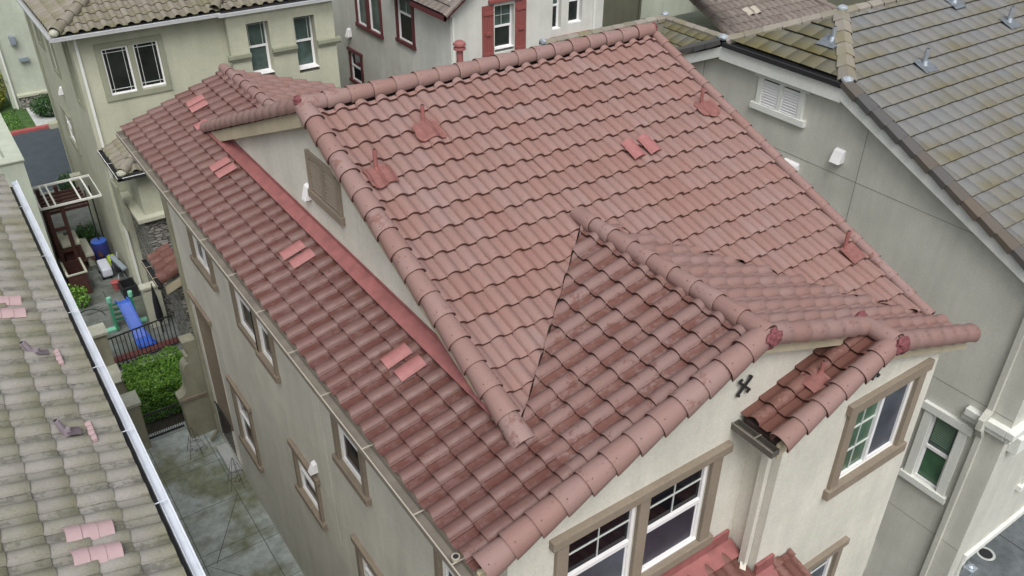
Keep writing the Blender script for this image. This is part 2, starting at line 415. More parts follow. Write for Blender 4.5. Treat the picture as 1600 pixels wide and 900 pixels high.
def tile_field(name, mat, parent, P0, U, D, m, nu, nv, polys, w_=.315, e=.345, flat=False, thick=.048, seed=1, label=None, skip=(), phase=0., mir=False):
    rnd = random.Random(seed)
    P0 = V3(P0); U = V3(U); D = V3(D); Vv = V3((D.x, D.y, m)).normalized(); Nn = U.cross(Vv).normalized()
    if Nn.z < 0: Nn = -Nn
    bm = bmesh.new(); lr = bm.faces.layers.float.new('rnd'); le = bm.faces.layers.float.new('edge'); luv = bm.loops.layers.uv.new('UVMap')
    ks = KS if not flat else [0, .012, .03, .5, .97, .988, 1.0]
    if mir and not flat: ks = [1-k for k in reversed(KS)]
    pf = (prof_s if not mir else (lambda k: prof_s(1-k))) if not flat else (lambda k: 0.0 if .02 < k < .98 else -.010)
    for j in range(nv):
        off = (w_/2 if (flat and j % 2) else 0)+phase
        for i in range(-1, nu+1):
            if (i, j) in skip: continue
            r = min(1, max(0, rnd.gauss(.5, .24))); lift = rnd.uniform(-.002, .004) if not flat else rnd.uniform(0, .003)
            sl = rnd.uniform(-.004, .004); v0 = j*e+rnd.uniform(-.004, .004); v1 = (j+1)*e+.02
            rows = []
            T = thick; dx = rnd.uniform(-.003, .003)
            for (v, h, n_) in ((v0, T-.006, 0), (v0+.007, T, 1), ((v0+v1)/2, T*.55, 1), (v1, .0, 1)):
                rows.append([bm.verts.new(P0+U*(off+(i+k)*w_+dx)+Vv*v+Nn*(pf(k)+h+lift*(1-(v-v0)/e)+sl*(k-.5))) for k in ks])
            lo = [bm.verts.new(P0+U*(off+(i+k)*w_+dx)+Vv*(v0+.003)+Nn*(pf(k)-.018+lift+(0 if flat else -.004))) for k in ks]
            top = [bm.verts.new(x.co) for x in rows[0]]
            for a in range(len(ks)-1):
                fs = []
                for q in range(3):
                    fs.append((bm.faces.new((rows[q][a], rows[q][a+1], rows[q+1][a+1], rows[q+1][a])), q))
                fl = bm.faces.new((lo[a], lo[a+1], top[a+1], top[a]))
                for fc, q in fs+[(fl, -1)]:
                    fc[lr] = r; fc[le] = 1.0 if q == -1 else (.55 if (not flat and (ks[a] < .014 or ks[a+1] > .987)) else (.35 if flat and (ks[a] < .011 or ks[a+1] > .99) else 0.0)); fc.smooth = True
                    for lp in fc.loops:
                        co = lp.vert.co-P0; uu = co.dot(U); vv = co.dot(Vv)
                        kk = min(.999, max(.001, (uu-off-i*w_)/w_)); kk = 1-kk if mir else kk
                        lp[luv].uv = (i+kk+7*j % 5, j+(vv-j*e)/e*.96+.02)
    out = None
    base = bpy.data.meshes.new('tmp'); bm.to_mesh(base); bm.free()
    out = bmesh.new()
    for pl in polys:
        b2 = bmesh.new(); b2.from_mesh(base); clip(b2, pl)
        tm = bpy.data.meshes.new('t2'); b2.to_mesh(tm); b2.free(); out.from_mesh(tm)
    me = bpy.data.meshes.new(name); out.to_mesh(me); out.free()
    o = link(name, me, mat, parent)
    if label: o['label'] = label
    return o
def underlay(mb, pts, dz=-.035):
    mb.prism([(x, y, z+dz) for x, y, z in pts], (0, 0, -.06))

def caps(name, mat, parent, a, b, rad=.125, e=.31, side=None, low=.55, seed=3, flat=False, jitter=.006):
    """barrel tiles laid from a (low end) to b (high end); side = outward vector to tip the arc over a rake edge"""
    rnd = random.Random(seed); a = V3(a); b = V3(b); d = b-a; L = d.length; d.normalize(); n = max(1, round(L/e)); e = L/n
    sx = d.cross(V3((0, 0, 1))).normalized(); uz = sx.cross(d).normalized()
    bm = bmesh.new(); lr = bm.faces.layers.float.new('rnd'); le = bm.faces.layers.float.new('edge'); luv = bm.loops.layers.uv.new('UVMap')
    if flat: angs = [(-1., -.75), (-1., -.05), (-.93, .0), (0, .42), (.93, 0), (1., -.05), (1., -.75)]
    else: angs = [(math.cos(t_), math.sin(t_)) for t_ in [math.pi*(-.17+1.34*k/16) for k in range(17)]]
    for i in range(n):
        r = min(1, max(0, rnd.gauss(.5, .25))); jx = rnd.uniform(-jitter, jitter); jz = rnd.uniform(-.002, .004)
        s0, s1 = i*e-.012, (i+1)*e+.025
        rings = []
        for s_, R, in ((s0, rad*1.03), (s0+.008, rad*1.065), ((s0+s1)/2, rad*.97), (s1, rad*.85)):
            c = a+d*s_+sx*jx+uz*jz
            rings.append([bm.verts.new(c+sx*x*R+uz*y*R) for x, y in angs])
        c = a+d*(s0+.006)+sx*jx+uz*jz
        lo = [bm.verts.new(c+sx*x*(rad*1.0-.024)+uz*(y*(rad*1.0-.024))) for x, y in angs]
        tp = [bm.verts.new(v.co) for v in rings[0]]
        for k in range(len(angs)-1):
            for q in range(3):
                f = bm.faces.new((rings[q][k], rings[q][k+1], rings[q+1][k+1], rings[q+1][k])); f[lr] = r; f.smooth = not flat
                for lp in f.loops:
                    lp[luv].uv = (.08+.4*k/len(angs), i+.5)
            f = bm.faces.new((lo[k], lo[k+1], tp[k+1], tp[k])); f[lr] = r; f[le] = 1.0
        if not flat:
            for an in (.95, 2.19):
                ss = s0+e*.22; R = rad*1.06; cc = a+d*ss+sx*(jx+math.cos(an)*R)+uz*(jz+math.sin(an)*R)
                tn = uz*math.cos(an)-sx*math.sin(an)
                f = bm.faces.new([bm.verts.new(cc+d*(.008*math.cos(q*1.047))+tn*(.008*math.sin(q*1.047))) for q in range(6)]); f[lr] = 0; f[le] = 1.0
    me = bpy.data.meshes.new(name); bmesh.ops.recalc_face_normals(bm, faces=bm.faces); bm.to_mesh(me); bm.free()
    return link(name, me, mat, parent)
def mortar(parent, c, r=.10, sc=(1, 1, 1), mat='mortar', name='mortar_plug', seed=0):
    bm = bmesh.new(); bmesh.ops.create_icosphere(bm, subdivisions=4, radius=r)
    for v in bm.verts:
        q_ = .3 if mat in ('lead', 'postcap') else 1; k = 1+q_*(.30*noise.noise(v.co*22/ (r/.1)+V3((seed, 0, 0)))+.15*noise.noise(v.co*60))
        v.co = V3((v.co.x*sc[0], v.co.y*sc[1], v.co.z*sc[2]))*k+V3(c)
    me = bpy.data.meshes.new(name); bm.to_mesh(me); bm.free(); return link(name, me, M[mat], parent, True)

def gutter(parent, a, b, out, w_=.14, h_=.085, inner='gutter_taupe', lip='gutter_lip', straps=(), name='gutter', ends=True, hang_t=None, over=.06, lw=.014):
    """open box gutter running a->b, out = outward unit vector; a,b lie on the fascia top line"""
    a, b, out = V3(a), V3(b), V3(out); d = (b-a); z = V3((0, 0, 1)); m = MB(); t = .008
    def bx(o0, o1, z0, z1, s0=0., s1=1.):
        P = [a+d*s0+out*o0+z*z0, a+d*s0+out*o1+z*z0, a+d*s0+out*o1+z*z1, a+d*s0+out*o0+z*z1]; m.prism(P, d*(s1-s0))
    bx(0, w_, -h_, -h_+t); bx(w_-t, w_, -h_+t, 0); bx(0, t, -h_+t, 0)
    if ends:
        L = d.length; bx(t, w_-t, -h_+t, 0, 0, t/L); bx(t, w_-t, -h_+t, 0, 1-t/L, 1)
    g = m.build(name, M[inner], parent)
    l = MB(); P = [a+out*(w_+.006-lw)+z*.001, a+out*(w_+.006)+z*.001, a+out*(w_+.006)+z*.016, a+out*(w_+.006-lw)+z*.016]; l.prism(P, d)
    l.build('gutter_lip', M[lip], g)
    if straps:
        for q in straps:
            c = a+d*q; MB().bar(c-out*over+z*.012, c+out*w_+z*.014, .016, .006, z).build('hanger_strap', M[lip], g)
    return g
def roofpipe(parent, P, nrm, upd, h=.28, r=.03, mat='pipe_red', fmat='flash_pink', fs=.36, seed=0, name='vent_pipe', flatplate=False, lean=(0, 0), kf=None):
    """plumbing vent with boot and a dressed lead sheet draped over the tiles"""
    P = V3(P); nrm = V3(nrm).normalized(); upd = V3(upd).normalized(); sd_ = upd.cross(nrm).normalized()
    m = MB(); top = P+V3((lean[0], lean[1], h))
    m.tube([P-V3((0, 0, .05)), top], r, 12); pr = [(r*1.6, -.03), (r*1.3, .0), (r*1.12, .04), (r*1.05, .045)]
    m.lathe(P+nrm*.035, pr, 12)
    p = m.build(name, M[mat], parent, smooth=True)
    MB().tube([top+V3((0, 0, -.005)), top+V3((0, 0, .002))], r*.78, 10).build('pipe_bore', M['dark'], p)
    bm = bmesh.new(); n = 14; rr = random.Random(seed); grid = {}
    for i in range(n+1):
        for j in range(n+1):
            x = (i/n-.5)*fs*1.15; y = (j/n-(.62 if flatplate else .88))*fs
            if flatplate: h_ = .030
            elif kf: h_ = .050+kf(P.x+x)*.8+.004*noise.noise(V3((x*9, y*9, seed)))
            else: h_ = .040+.018*math.sin((x+.1)/.315*2*math.pi)+.008*noise.noise(V3((x*9, y*9, seed)))
            ex = 1+(.0 if flatplate else .12*noise.noise(V3((x*8, y*8, seed+5))))
            grid[i, j] = bm.verts.new(P+sd_*x*ex+upd*y*ex+nrm*h_)
    for i in range(n):
        for j in range(n):
            if not flatplate and (((i-n/2+.5)/(n/2))**4+((j-n/2+.5)/(n/2))**4) > 1.25: continue
            bm.faces.new((grid[i, j], grid[i+1, j], grid[i+1, j+1], grid[i, j+1]))
    bmesh.ops.solidify(bm, geom=bm.faces[:], thickness=.006)
    bmesh.ops.recalc_face_normals(bm, faces=bm.faces[:])
    me = bpy.data.meshes.new('flashing'); bm.to_mesh(me); bm.free(); link('flashing', me, M[fmat], p, False)
    return p
def loose_tile(parent, P, U, D, m, w_=.30, L=.40, mat='pink', n=1, gap=.315, name='replacement_tile', cuts=0):
    """barrel-shaped replacement tile laid on top of the field"""
    P = V3(P); U = V3(U); D = V3(D); Vv = V3((D.x, D.y, m)).normalized(); Nn = U.cross(Vv).normalized()
    if Nn.z < 0: Nn = -Nn
    bm = bmesh.new(); K = 10
    for c in range(3 if cuts else 1):
        y0, y1 = (L*c/3+.002*c, L*(c+1)/3-.002) if cuts else (0, L)
        rows = []
        for y, hh in ((y0, .0), (y1, -.008)):
            rows.append([bm.verts.new(P+U*((k/K-.5)*w_*.78)+Vv*(y-L/2)+Nn*(.066+hh+.062*math.sin(math.pi*k/K)**.8)) for k in range(K+1)])
        for k in range(K): bm.faces.new((rows[0][k], rows[0][k+1], rows[1][k+1], rows[1][k])).smooth = True
    bmesh.ops.recalc_face_normals(bm, faces=bm.faces[:])
    bmesh.ops.solidify(bm, geom=bm.faces[:], thickness=.016)
    bmesh.ops.recalc_face_normals(bm, faces=bm.faces[:])
    for f in bm.faces: f.smooth = False
    me = bpy.data.meshes.new(name); bm.to_mesh(me); bm.free()
    return link(name, me, M[mat], parent)

G = -8.5
# ============================================================ GROUND
def sheet(name, x0, x1, y0, y1, z, mat, kind='structure', h=.02):
    o = MB().box((x0, y0, z-h), (x1, y1, z)).build(name, M[mat]); o['kind'] = kind; return o
sheet('ground', -150, 200, -150, 260, G-.03, 'soil', h=.1)
sheet('alley_paving', -2.6, 3, -6, 14.2, G, 'alley')
sheet('patio_paving', -2.6, 3, 16.9, 30.5, G+.003, 'patio')
sheet('street', -40, 60, 30.5, 37.4, G-.02, 'asphalt')
sheet('driveway', 7.3, 40, -14, 12, G+.002, 'drive')
sheet('far_pavement', .4, 60, 37.5, 46, G+.06, 'concrete_lt')
k = MB().box((-40, 37.35, G-.05), (60, 37.6, G+.10)).build('kerb', M['redkerb'], bevel=.02); k['kind'] = 'structure'
# joints tooled in the alley slabs
jm = MB()
zj = G+.004
for y in (8.0, 9.25, 9.55, 10.9, 12.3, 12.6, 13.9, 6.4):
    jm.box((-2.6, y-.006, zj-.002), (.45, y+.006, zj))
for x in (-1.22, .10): jm.box((x-.008, -6, zj-.0025), (x+.008, 14.2, zj+.0005))
jm.prism([(-1.2, 9.28, zj-.001), (-1.18, 9.26, zj-.001), (.12, 7.62, zj-.001), (.10, 7.60, zj-.001)], (0, 0, .0022))
jm.prism([(-1.0, 9.20, zj-.001), (-.98, 9.20, zj-.001), (.10, 10.92, zj-.001), (.08, 10.92, zj-.001)], (0, 0, .0024))
jm.build('alley_paving_joints', M['jnt'])['kind'] = 'structure'
jm = MB()
jm.box((7.3, .45, G+.0035), (40, .47, G+.006)); jm.box((13.9, -14, G+.0035), (13.92, .45, G+.0055)); jm.box((7.3, -2.2, G+.0035), (40, -2.18, G+.006)); jm.box((11.2, -14, G+.0035), (11.22, 3, G+.0055))
jm.build('driveway_joints', M['soil'])['kind'] = 'structure'
jm = MB()
rr = random.Random(4)
for i in range(34):
    x = rr.uniform(-1.6, .3); y = rr.uniform(20.3, 24.5)
    if i % 2: jm.box((x, y, G+.0045), (x+.02, y+rr.uniform(.4, .9), G+.007))
    else: jm.box((x, y, G+.0045), (min(.5, x+rr.uniform(.4, .9)), y+.02, G+.0065))
jm.build('patio_joints', M['soil'])['kind'] = 'structure'

def leaf_mesh(name, mat, sampler, n, size, seed=1, parent=None):
    rnd = random.Random(seed); bm = bmesh.new(); lr = bm.faces.layers.float.new('rnd')
    for i in range(n):
        p, shade = sampler(rnd)
        a = V3((rnd.gauss(0, 1), rnd.gauss(0, 1), rnd.gauss(0, 1))).normalized()
        b = a.cross(V3((rnd.gauss(0, 1), rnd.gauss(0, 1), rnd.gauss(0, 1)))).normalized(); s = size*rnd.uniform(.6, 1.3)
        f = bm.faces.new([bm.verts.new(p+a*s), bm.verts.new(p+b*s*.5), bm.verts.new(p-a*s), bm.verts.new(p-b*s*.5)])
        f[lr] = min(1, max(0, rnd.gauss(shade, .22)))
    me = bpy.data.meshes.new(name); bm.to_mesh(me); bm.free(); return link(name, me, mat, parent)

# ============================================================ MAIN HOUSE
S1, S2 = .3424, .4094
XL, XRR, XR, XF, YB, ZB, YFAR = 1.0974, 7.4023, 3.6789, 2.2113, 6.0519, 2.4518, 13.20
XS, YS, XSE, XSL = 5.6565, -.412, 7.6331, 3.80
XW = .45
yv = lambda x: YB-(ZB-S1*x)/S2                  # front valley on the left slope
yvr = lambda x: YB-(ZB-S1*(2*XR-x))/S2
yb_ = lambda x: YB+(ZB-S1*x)/S2                 # rear valley
H = thing('house', 'cream stucco house in the centre under the big faded pink tile roof with crossing gables', 'house', (3.9, 6, G))
# --- walls
F_L = frX(XW)
ops_left = [(-11.30, -10.20, -2.25, -1.05, .07), (-8.87, -7.90, -2.45, -1.10, .07), (-7.98+.18, -7.09, -2.45, -1.10, .07), (-4.56, -3.77, -2.42, -1.10, .07),
            (-1.60, -.80, -2.42, -1.10, .07), (-10.55, -9.60, -6.60, -5.02, .07), (-6.82, -5.93, -4.96, -3.98, .07), (-4.28, -3.40, -5.15, -4.08, .07),
            (-12.75, -11.40, G+.35, -3.95, 1.9)]
wl = MB(); wall_mesh(wl, F_L, -13.1, -.2, G, .12, ops_left)
F_M = frY(.2)
ops_front = [(1.22, 2.24, -1.95, -.50, .07), (2.40, 3.40, -1.95, -.50, .07)]
wall_mesh(wl, F_M, XW, 4.1, G, -.05, ops_front)
# gable triangle over the front windows
def gable(mb, y, pts, t=.0):
    mb.add([(x, y, z) for x, z in pts], [tuple(range(len(pts)))])
gable(wl, .2, [(XW, -.05), (4.1, -.05), (5.9, -.05), (5.75, S1*(2*XR-5.75)-.05), (XR, S1*XR-.05), (XW, S1*XW-.05)])
# bump-out
F_B = frY(-.28)
ops_b = [(5.48, 6.80, -1.74, -.42, .07), (5.25, 6.10, -4.9, -3.42, .07)]
wall_mesh(wl, F_B, 4.1, 7.27, G, -.12, ops_b)
zr_ = lambda x: S1*(2*XR-x) if x > XS else S1*(2*XR-XS)-S1*(XS-x)
gable(wl, -.28, [(4.1, -.12), (7.27, -.12), (7.27, zr_(7.27)-.05), (XS, zr_(XS)-.05), (4.1, zr_(4.1)-.05)])
wl.add([(4.1, -.28, G), (4.1, .2, G), (4.1, .2, zr_(4.1)-.05), (4.1, -.28, zr_(4.1)-.05)], [(0, 1, 2, 3)])
# right, rear
wl.add([(7.27, -.28, G), (7.27, 11.5, G), (7.27, 11.5, 0), (7.27, -.28, 0)], [(0, 1, 2, 3)])
wl.add([(7.27, 11.5, G), (XW, 11.5, G), (XW, 11.5, -.1), (7.27, 11.5, -.1)], [(0, 1, 2, 3)])
wl.add([(7.27, 0, -.1), (7.27, 12, -.1), (7.27, YB, ZB-.08)], [(0, 1, 2)])
# rear wing end and its far side
wl.add([(XW, 13.1, G), (4.0, 13.1, G), (4.0, 13.1, .12), (XF, 13.1, S1*XF-.06), (XW, 13.1, .12)], [(0, 1, 2, 3, 4)])
wl.add([(4.0, 13.1, G), (4.0, 11, G), (4.0, 11, .12), (4.0, 13.1, .12)], [(0, 1, 2, 3)])
wl.build('wall', M['cream'], H)
# upper cheek wall under the big rake
cw = MB(); xc = XL+.12
cw.add([(xc, yv(XL)-.25, .3), (xc, yb_(XL)+.2, .3), (xc, YB, ZB-.07)], [(0, 1, 2)])
cw.build('cheek_wall', M['cream'], H)
# grooves of the stucco control joints
# --- roofs
left_poly = [[(-.06, .02), (XL+.14, .02), (XL+.14, YFAR), (-.06, YFAR)],
             [(XL+.14, .02), (XR, .02), (XR, yv(XR)-.014), (XL+.14, yv(XL+.14)-.014)],
             [(XL+.14, yb_(XL+.14)), (XF, yb_(XF)), (XF, YFAR), (XL+.14, YFAR)]]
n1 = math.hypot(1, S1)
TW = .315
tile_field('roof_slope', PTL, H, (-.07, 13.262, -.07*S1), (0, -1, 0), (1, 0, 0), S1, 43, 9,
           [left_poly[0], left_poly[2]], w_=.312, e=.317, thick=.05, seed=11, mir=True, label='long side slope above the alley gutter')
tile_field('roof_slope', PTW, H, (-.07, 13.262, -.07*S1), (0, -1, 0), (1, 0, 0), S1, 43, 13,
           [left_poly[1]], w_=.312, e=.317, thick=.045, seed=12, mir=True, label='blotchy worn slope of the front gable')
# front gable right slope (seen from behind its ridge)
rp = [(XR, .02), (XSE, .02), (XSE, yvr(XRR)), (XRR, yvr(XRR)), (XR, yv(XR))]
tile_field('roof_slope', PT, H, (XSE, YS, S1*(2*XR-XSE)), (0, 1, 0), (-1, 0, 0), S1, 13, 13,
           [[(XR, .02), (XSE, .02), (XRR+.05, yvr(XRR)+.14), (XR, yv(XR)+.05)], [(XS, YS+.02), (XSE, YS+.02), (XSE, .02), (XS, .02)]],
           w_=TW, e=.347, thick=.062, seed=13, label='right slope of the front gable')
# small bump-out gable, left slope
tile_field('roof_slope', PTR, H, (XSL, .22, zr_(XSL)), (0, -1, 0), (1, 0, 0), S1, 3, 8, [[(XSL, YS+.02), (XS, YS+.02), (XS, .2), (XSL, .2)]],
           w_=.312, e=.317, seed=14, mir=True, label='small terracotta slope tucked beside the gable')
# big front-facing slope
nb = math.hypot(1, S2)
yl0 = .0
yl0 = -.112
tile_field('roof_slope', PT, H, (.876, yl0, ZB-S2*(YB-yl0)), (1, 0, 0), (0, 1, 0), S2, 22, 20,
           [[(XL, yv(XL)), (XR, yv(XR)), (XR, YB-.16), (XL, YB-.16)], [(XR, yv(XR)), (XRR-.05, yvr(XRR-.05)), (XRR-.05, YB-.16), (XR, YB-.16)]],
           w_=.311, e=.339, seed=15, label='big front-facing main slope')
# back slope of the big roof, and right slope of the rear wing
tile_field('roof_slope', PT, H, (XRR, YB+6.2, ZB-S2*6.2), (-1, 0, 0), (0, -1, 0), S2, 22, 20,
           [[(XL, YB), (XRR, YB), (XRR, YB+5.9), (XF, yb_(XF)), (XL, yb_(XL))]], w_=TW, e=.345, seed=16, label='rear slope')
tile_field('roof_slope', PT, H, (2*XF+.1, 8.5, -.1*S1), (0, 1, 0), (-1, 0, 0), S1, 16, 8,
           [[(XF, yb_(XF)), (2*XF+.1, yb_(0)), (2*XF+.1, YFAR), (XF, YFAR)]], w_=TW, e=.347, seed=17, label='far slope of the rear wing')
ud = MB()
underlay(ud, [(0, .05, 0), (XR, .05, S1*XR), (XR, yv(XR), S1*XR), (XL, yv(XL), S1*XL), (XL, yb_(XL), S1*XL), (XF, yb_(XF), S1*XF), (XF, YFAR-.03, S1*XF), (0, YFAR-.03, 0)])
underlay(ud, [(XR, .05, S1*XR), (XSE, .05, S1*(2*XR-XSE)), (XRR, yvr(XRR), S1*(2*XR-XRR)), (XR, yv(XR), S1*XR)])
underlay(ud, [(XL, yv(XL), S1*XL), (XR, yv(XR), S1*XR), (XRR, yvr(XRR), 0), (XRR, YB, ZB), (XL, YB, ZB)])
underlay(ud, [(XL, YB, ZB), (XRR, YB, ZB), (XRR, YB+6, ZB-6*S2), (XF, yb_(XF), S1*XF), (XL, yb_(XL), S1*XL)])
underlay(ud, [(XF, yb_(XF), S1*XF), (XF, YFAR-.03, S1*XF), (2*XF, YFAR-.03, 0), (2*XF, yb_(0), 0)])
underlay(ud, [(XSL+.03, YS+.05, zr_(XSL+.03)), (XS, YS+.05, zr_(XS)), (XS, .15, zr_(XS)), (XSL+.03, .15, zr_(XSL+.03))])
underlay(ud, [(XSE, YS+.05, zr_(XSE)), (XS, YS+.05, zr_(XS)), (XS, .15, zr_(XS)), (XSE, .15, zr_(XSE))])
ud.build('roof_underlay', M['felt'], H)
# --- ridge and rake barrels
CH = .05
def cap(a, b, **k): return caps('barrel_cap', PTC, H, a, b, **k)
cap((XL, YB, ZB+CH+.01), (XRR, YB, ZB+CH+.01), seed=1, e=.343, rad=.128).name = 'ridge_caps'
cap((XL+.03, yv(XL)-.12, S1*XL-.02+CH), (XL+.03, YB, ZB+CH), seed=2, e=.355, rad=.145).name = 'rake_caps'
cap((XRR+.06, yvr(XRR)+.08, ZB-S2*(YB-yvr(XRR)-.08)+CH-.045), (XRR+.06, YB, ZB+CH-.045), seed=3, e=.36, rad=.088).name = 'rake_caps'
cap((XL+.02, yb_(XL)+.05, S1*XL+CH), (XL+.02, YB, ZB+CH), seed=4, e=.37).name = 'rake_caps'
cap((XR, -.04, S1*XR+CH+.02), (XR, yv(XR)+.12, S1*XR+CH+.02), seed=5, e=.353, rad=.120).name = 'ridge_caps'
cap((.02, .0, .01+CH), (XR, .0, S1*XR+CH), seed=6, e=.320, rad=.150).name = 'rake_caps'
cap((XS, .0, zr_(XS)+CH), (XR, .0, S1*XR+CH), seed=7, e=.36, rad=.130).name = 'rake_caps'
cap((XS, YS-.03, zr_(XS)+CH+.02), (XS, .08, zr_(XS)+CH+.02), seed=8, e=.44, rad=.120).name = 'ridge_caps'
cap((XSL-.02, YS, zr_(XSL)+CH-.005), (XS, YS, zr_(XS)+CH), seed=9, e=.33, rad=.135).name = 'rake_caps'
cap((XSE, YS, zr_(XSE)+CH), (XS, YS, zr_(XS)+CH), seed=10, e=.36, rad=.130).name = 'rake_caps'
cap((XF, yb_(XF)-.3, S1*XF+CH), (XF, YFAR, S1*XF+CH), seed=21, e=.42, rad=.115).name = 'ridge_caps'
mortar(H, (XR, -.10, S1*XR+CH+.01), .12, (1.05, .6, .95), seed=1)
mortar(H, (XS, YS-.10, zr_(XS)+CH+.01), .12, (1.05, .6, .95), seed=2)
mortar(H, (XS-.04, .06, zr_(XS)+CH+.10), .09, (1, .6, 1), seed=3)
mortar(H, (XL-.02, YB, ZB+CH+.08), .10, (.7, .9, .75), seed=4)
mortar(H, (XRR+.06, YB, ZB+CH+.03), .10, (.6, .9, .9), seed=5)
bs = MB()          # dark bird-stop gap filler under the ridge caps
# --- bargeboards under the rakes
bb = MB()
def barge(a, b, out, t=.045, h_=.20, dz=-.02):
    a = V3(a); b = V3(b); o = V3(out)*t; z = V3((0, 0, 1))
    bb.prism([a+z*dz, b+z*dz, b+z*(dz-h_), a+z*(dz-h_)], o)
barge((-.02, .05, 0), (XR, .05, S1*XR), (0, -1, 0))
barge((XR, .05, S1*XR), (XS, .05, zr_(XS)), (0, -1, 0))
barge((XSL, YS+.05, zr_(XSL)), (XS, YS+.05, zr_(XS)), (0, -1, 0))
barge((XS, YS+.05, zr_(XS)), (XSE+.05, YS+.05, zr_(XSE+.05)), (0, -1, 0))
barge((XL, yv(XL), S1*XL), (XL, YB, ZB), (-1, 0, 0), t=.03, h_=.17)
barge((XL, yb_(XL), S1*XL), (XL, YB, ZB), (-1, 0, 0), t=.03, h_=.22)
bb.prism([(.0, .05, -.02), (XW, .05, S1*XW-.2), (XW, .2, S1*XW-.2), (0, .2, -.02)], (0, 0, -.02))
# soffits between board and wall
bb.prism([(-.02, .05, -.21), (XR, .05, S1*XR-.2), (XR, .21, S1*XR-.2), (-.02, .21, -.21)], (0, 0, .02))
bb.prism([(XR, .05, S1*XR-.2), (XS+.1, .05, zr_(XS+.1)-.2), (XS+.1, .21, zr_(XS+.1)-.2), (XR, .21, S1*XR-.2)], (0, 0, .02))
bb.prism([(XSL, YS+.05, zr_(XSL)-.2), (XS, YS+.05, zr_(XS)-.2), (XS, -.27, zr_(XS)-.2), (XSL, -.27, zr_(XSL)-.2)], (0, 0, .02))
bb.prism([(XS, YS+.05, zr_(XS)-.2), (XSE, YS+.05, zr_(XSE)-.2), (XSE, -.27, zr_(XSE)-.2), (XS, -.27, zr_(XS)-.2)], (0, 0, .02))
bb.build('bargeboard', M['barge'], H, bevel=.004)
# left soffit
MB().box((.0, .2, -.20), (XW+.01, 13.1, -.17)).build('soffit', M['cream'], H)
MB().box((-.03, .06, -.17), (0, 13.18, -.03)).build('fascia', M['cream_trim'], H)
st_ = [(y-.0)/13.13 for y in (.26, 1.02, 2.19, 3.30, 4.32, 5.44, 6.59, 7.86, 8.94, 9.88, 10.9, 11.9, 12.7)]
gt = gutter(H, (-.03, .0, -.035), (-.03, 13.13, -.035), (-1, 0, 0), straps=st_)
MB().tube([(-.095, .30, -.03), (-.095, .30, .012)], .045, 18).build('outlet_ring', M['gutter_lip'], gt, smooth=True)
MB().tube([(-.095, .30, .008), (-.095, .30, .0135)], .030, 18).build('outlet_hole', M['dark'], gt)
# rake roof far edge tiles board
MB().prism([(0, YFAR-.02, -.06), (XF, YFAR-.02, S1*XF-.06), (XF, YFAR-.02, S1*XF-.2), (0, YFAR-.02, -.2)], (0, .03, 0)).build('bargeboard', M['barge'], H)
# red step flashing at foot of cheek wall
fl = MB()
y0, y1 = yv(XL)+.35, yb_(XL)-.3
fl.prism([(xc-.19, y0, S1*(xc-.19)+.128), (xc-.01, y0, S1*xc+.145), (xc-.01, y1, S1*xc+.145), (xc-.19, y1, S1*(xc-.19)+.128)], (0, 0, -.012))
fl.box((xc-.016, y0, S1*xc-.05), (xc-.004, y1, S1*xc+.20))
fl.build('flashing', M['flash_red'], H)
fl = MB(); fl.prism([(xc-.1, YB-.0, ZB-.1), (xc-.1, YB+.02, ZB-.1), (xc-.1, YB+.02, ZB-.2), (xc-.1, YB, ZB-.2)], (.05, 0, 0)); 
# louvre vent in the cheek wall
F_C = frX(xc)
lv = MB(); ra, rb, za, zb = -6.26, -5.38, 1.17, 1.66
lv.fbox(F_C, ra-.09, ra, za-.1, zb+.1, -.01, .05); lv.fbox(F_C, rb, rb+.09, za-.1, zb+.02, -.01, .05)
lv.fbox(F_C, ra-.12, rb+.12, za-.16, za-.04, -.01, .065); lv.fbox(F_C, (ra+rb)/2-.05, (ra+rb)/2+.05, za-.04, zb, -.01, .045)
lv.fbox(F_C, ra, rb, zb, zb+.09, -.01, .045)
lo_ = lv.build('gable_vent', M['cream_trim'], H, bevel=.004)
MB().fbox(F_C, ra, rb, za-.04, zb, .0, .004).build('vent_gap_shade', M['dark'], lo_)  # black sheet stands in for the shade between the louvres
sl = MB()
for k in range(9):
    z = za-.01+(zb-za)*k/9
    O, R, Nn = F_C
    for a, b in ((ra, (ra+rb)/2-.05), ((ra+rb)/2+.05, rb)):
        P = lambda r, zz, n: O+R*r+V3((0, 0, zz))+Nn*n
        sl.prism([P(a, z, .036), P(a, z+.012, .036), P(a, z+.050, .010), P(a, z+.038, .010)], R*(b-a))
sl.build('louvres', M['cream_trim'], lo_)
# white hooded vents on walls
def hood(parent, fr, r, z, w_=.16, h_=.24, d=.14, mat='vinyl', name='wall_vent'):
    O, R, Nn = fr; P = lambda rr_, zz, n: O+R*rr_+V3((0, 0, zz))+Nn*n
    m = MB().prism([P(r-w_/2, z-h_/2, 0), P(r-w_/2, z+h_/2, 0), P(r-w_/2, z+h_/2-.03, d*.45), P(r-w_/2, z-h_/2, d)], R*w_)
    h = m.build(name, M[mat], parent, bevel=.006)
    MB().fbox(fr, r-w_/2+.02, r+w_/2-.02, z-h_/2-.012, z-h_/2+.003, .01, d-.02).build('vent_mouth', M['dark'], h); return h
hood(H, F_C, -6.50, 1.02, .13, .24, .11)
hood(H, F_L, -5.84, -3.62, .13, .20, .14)
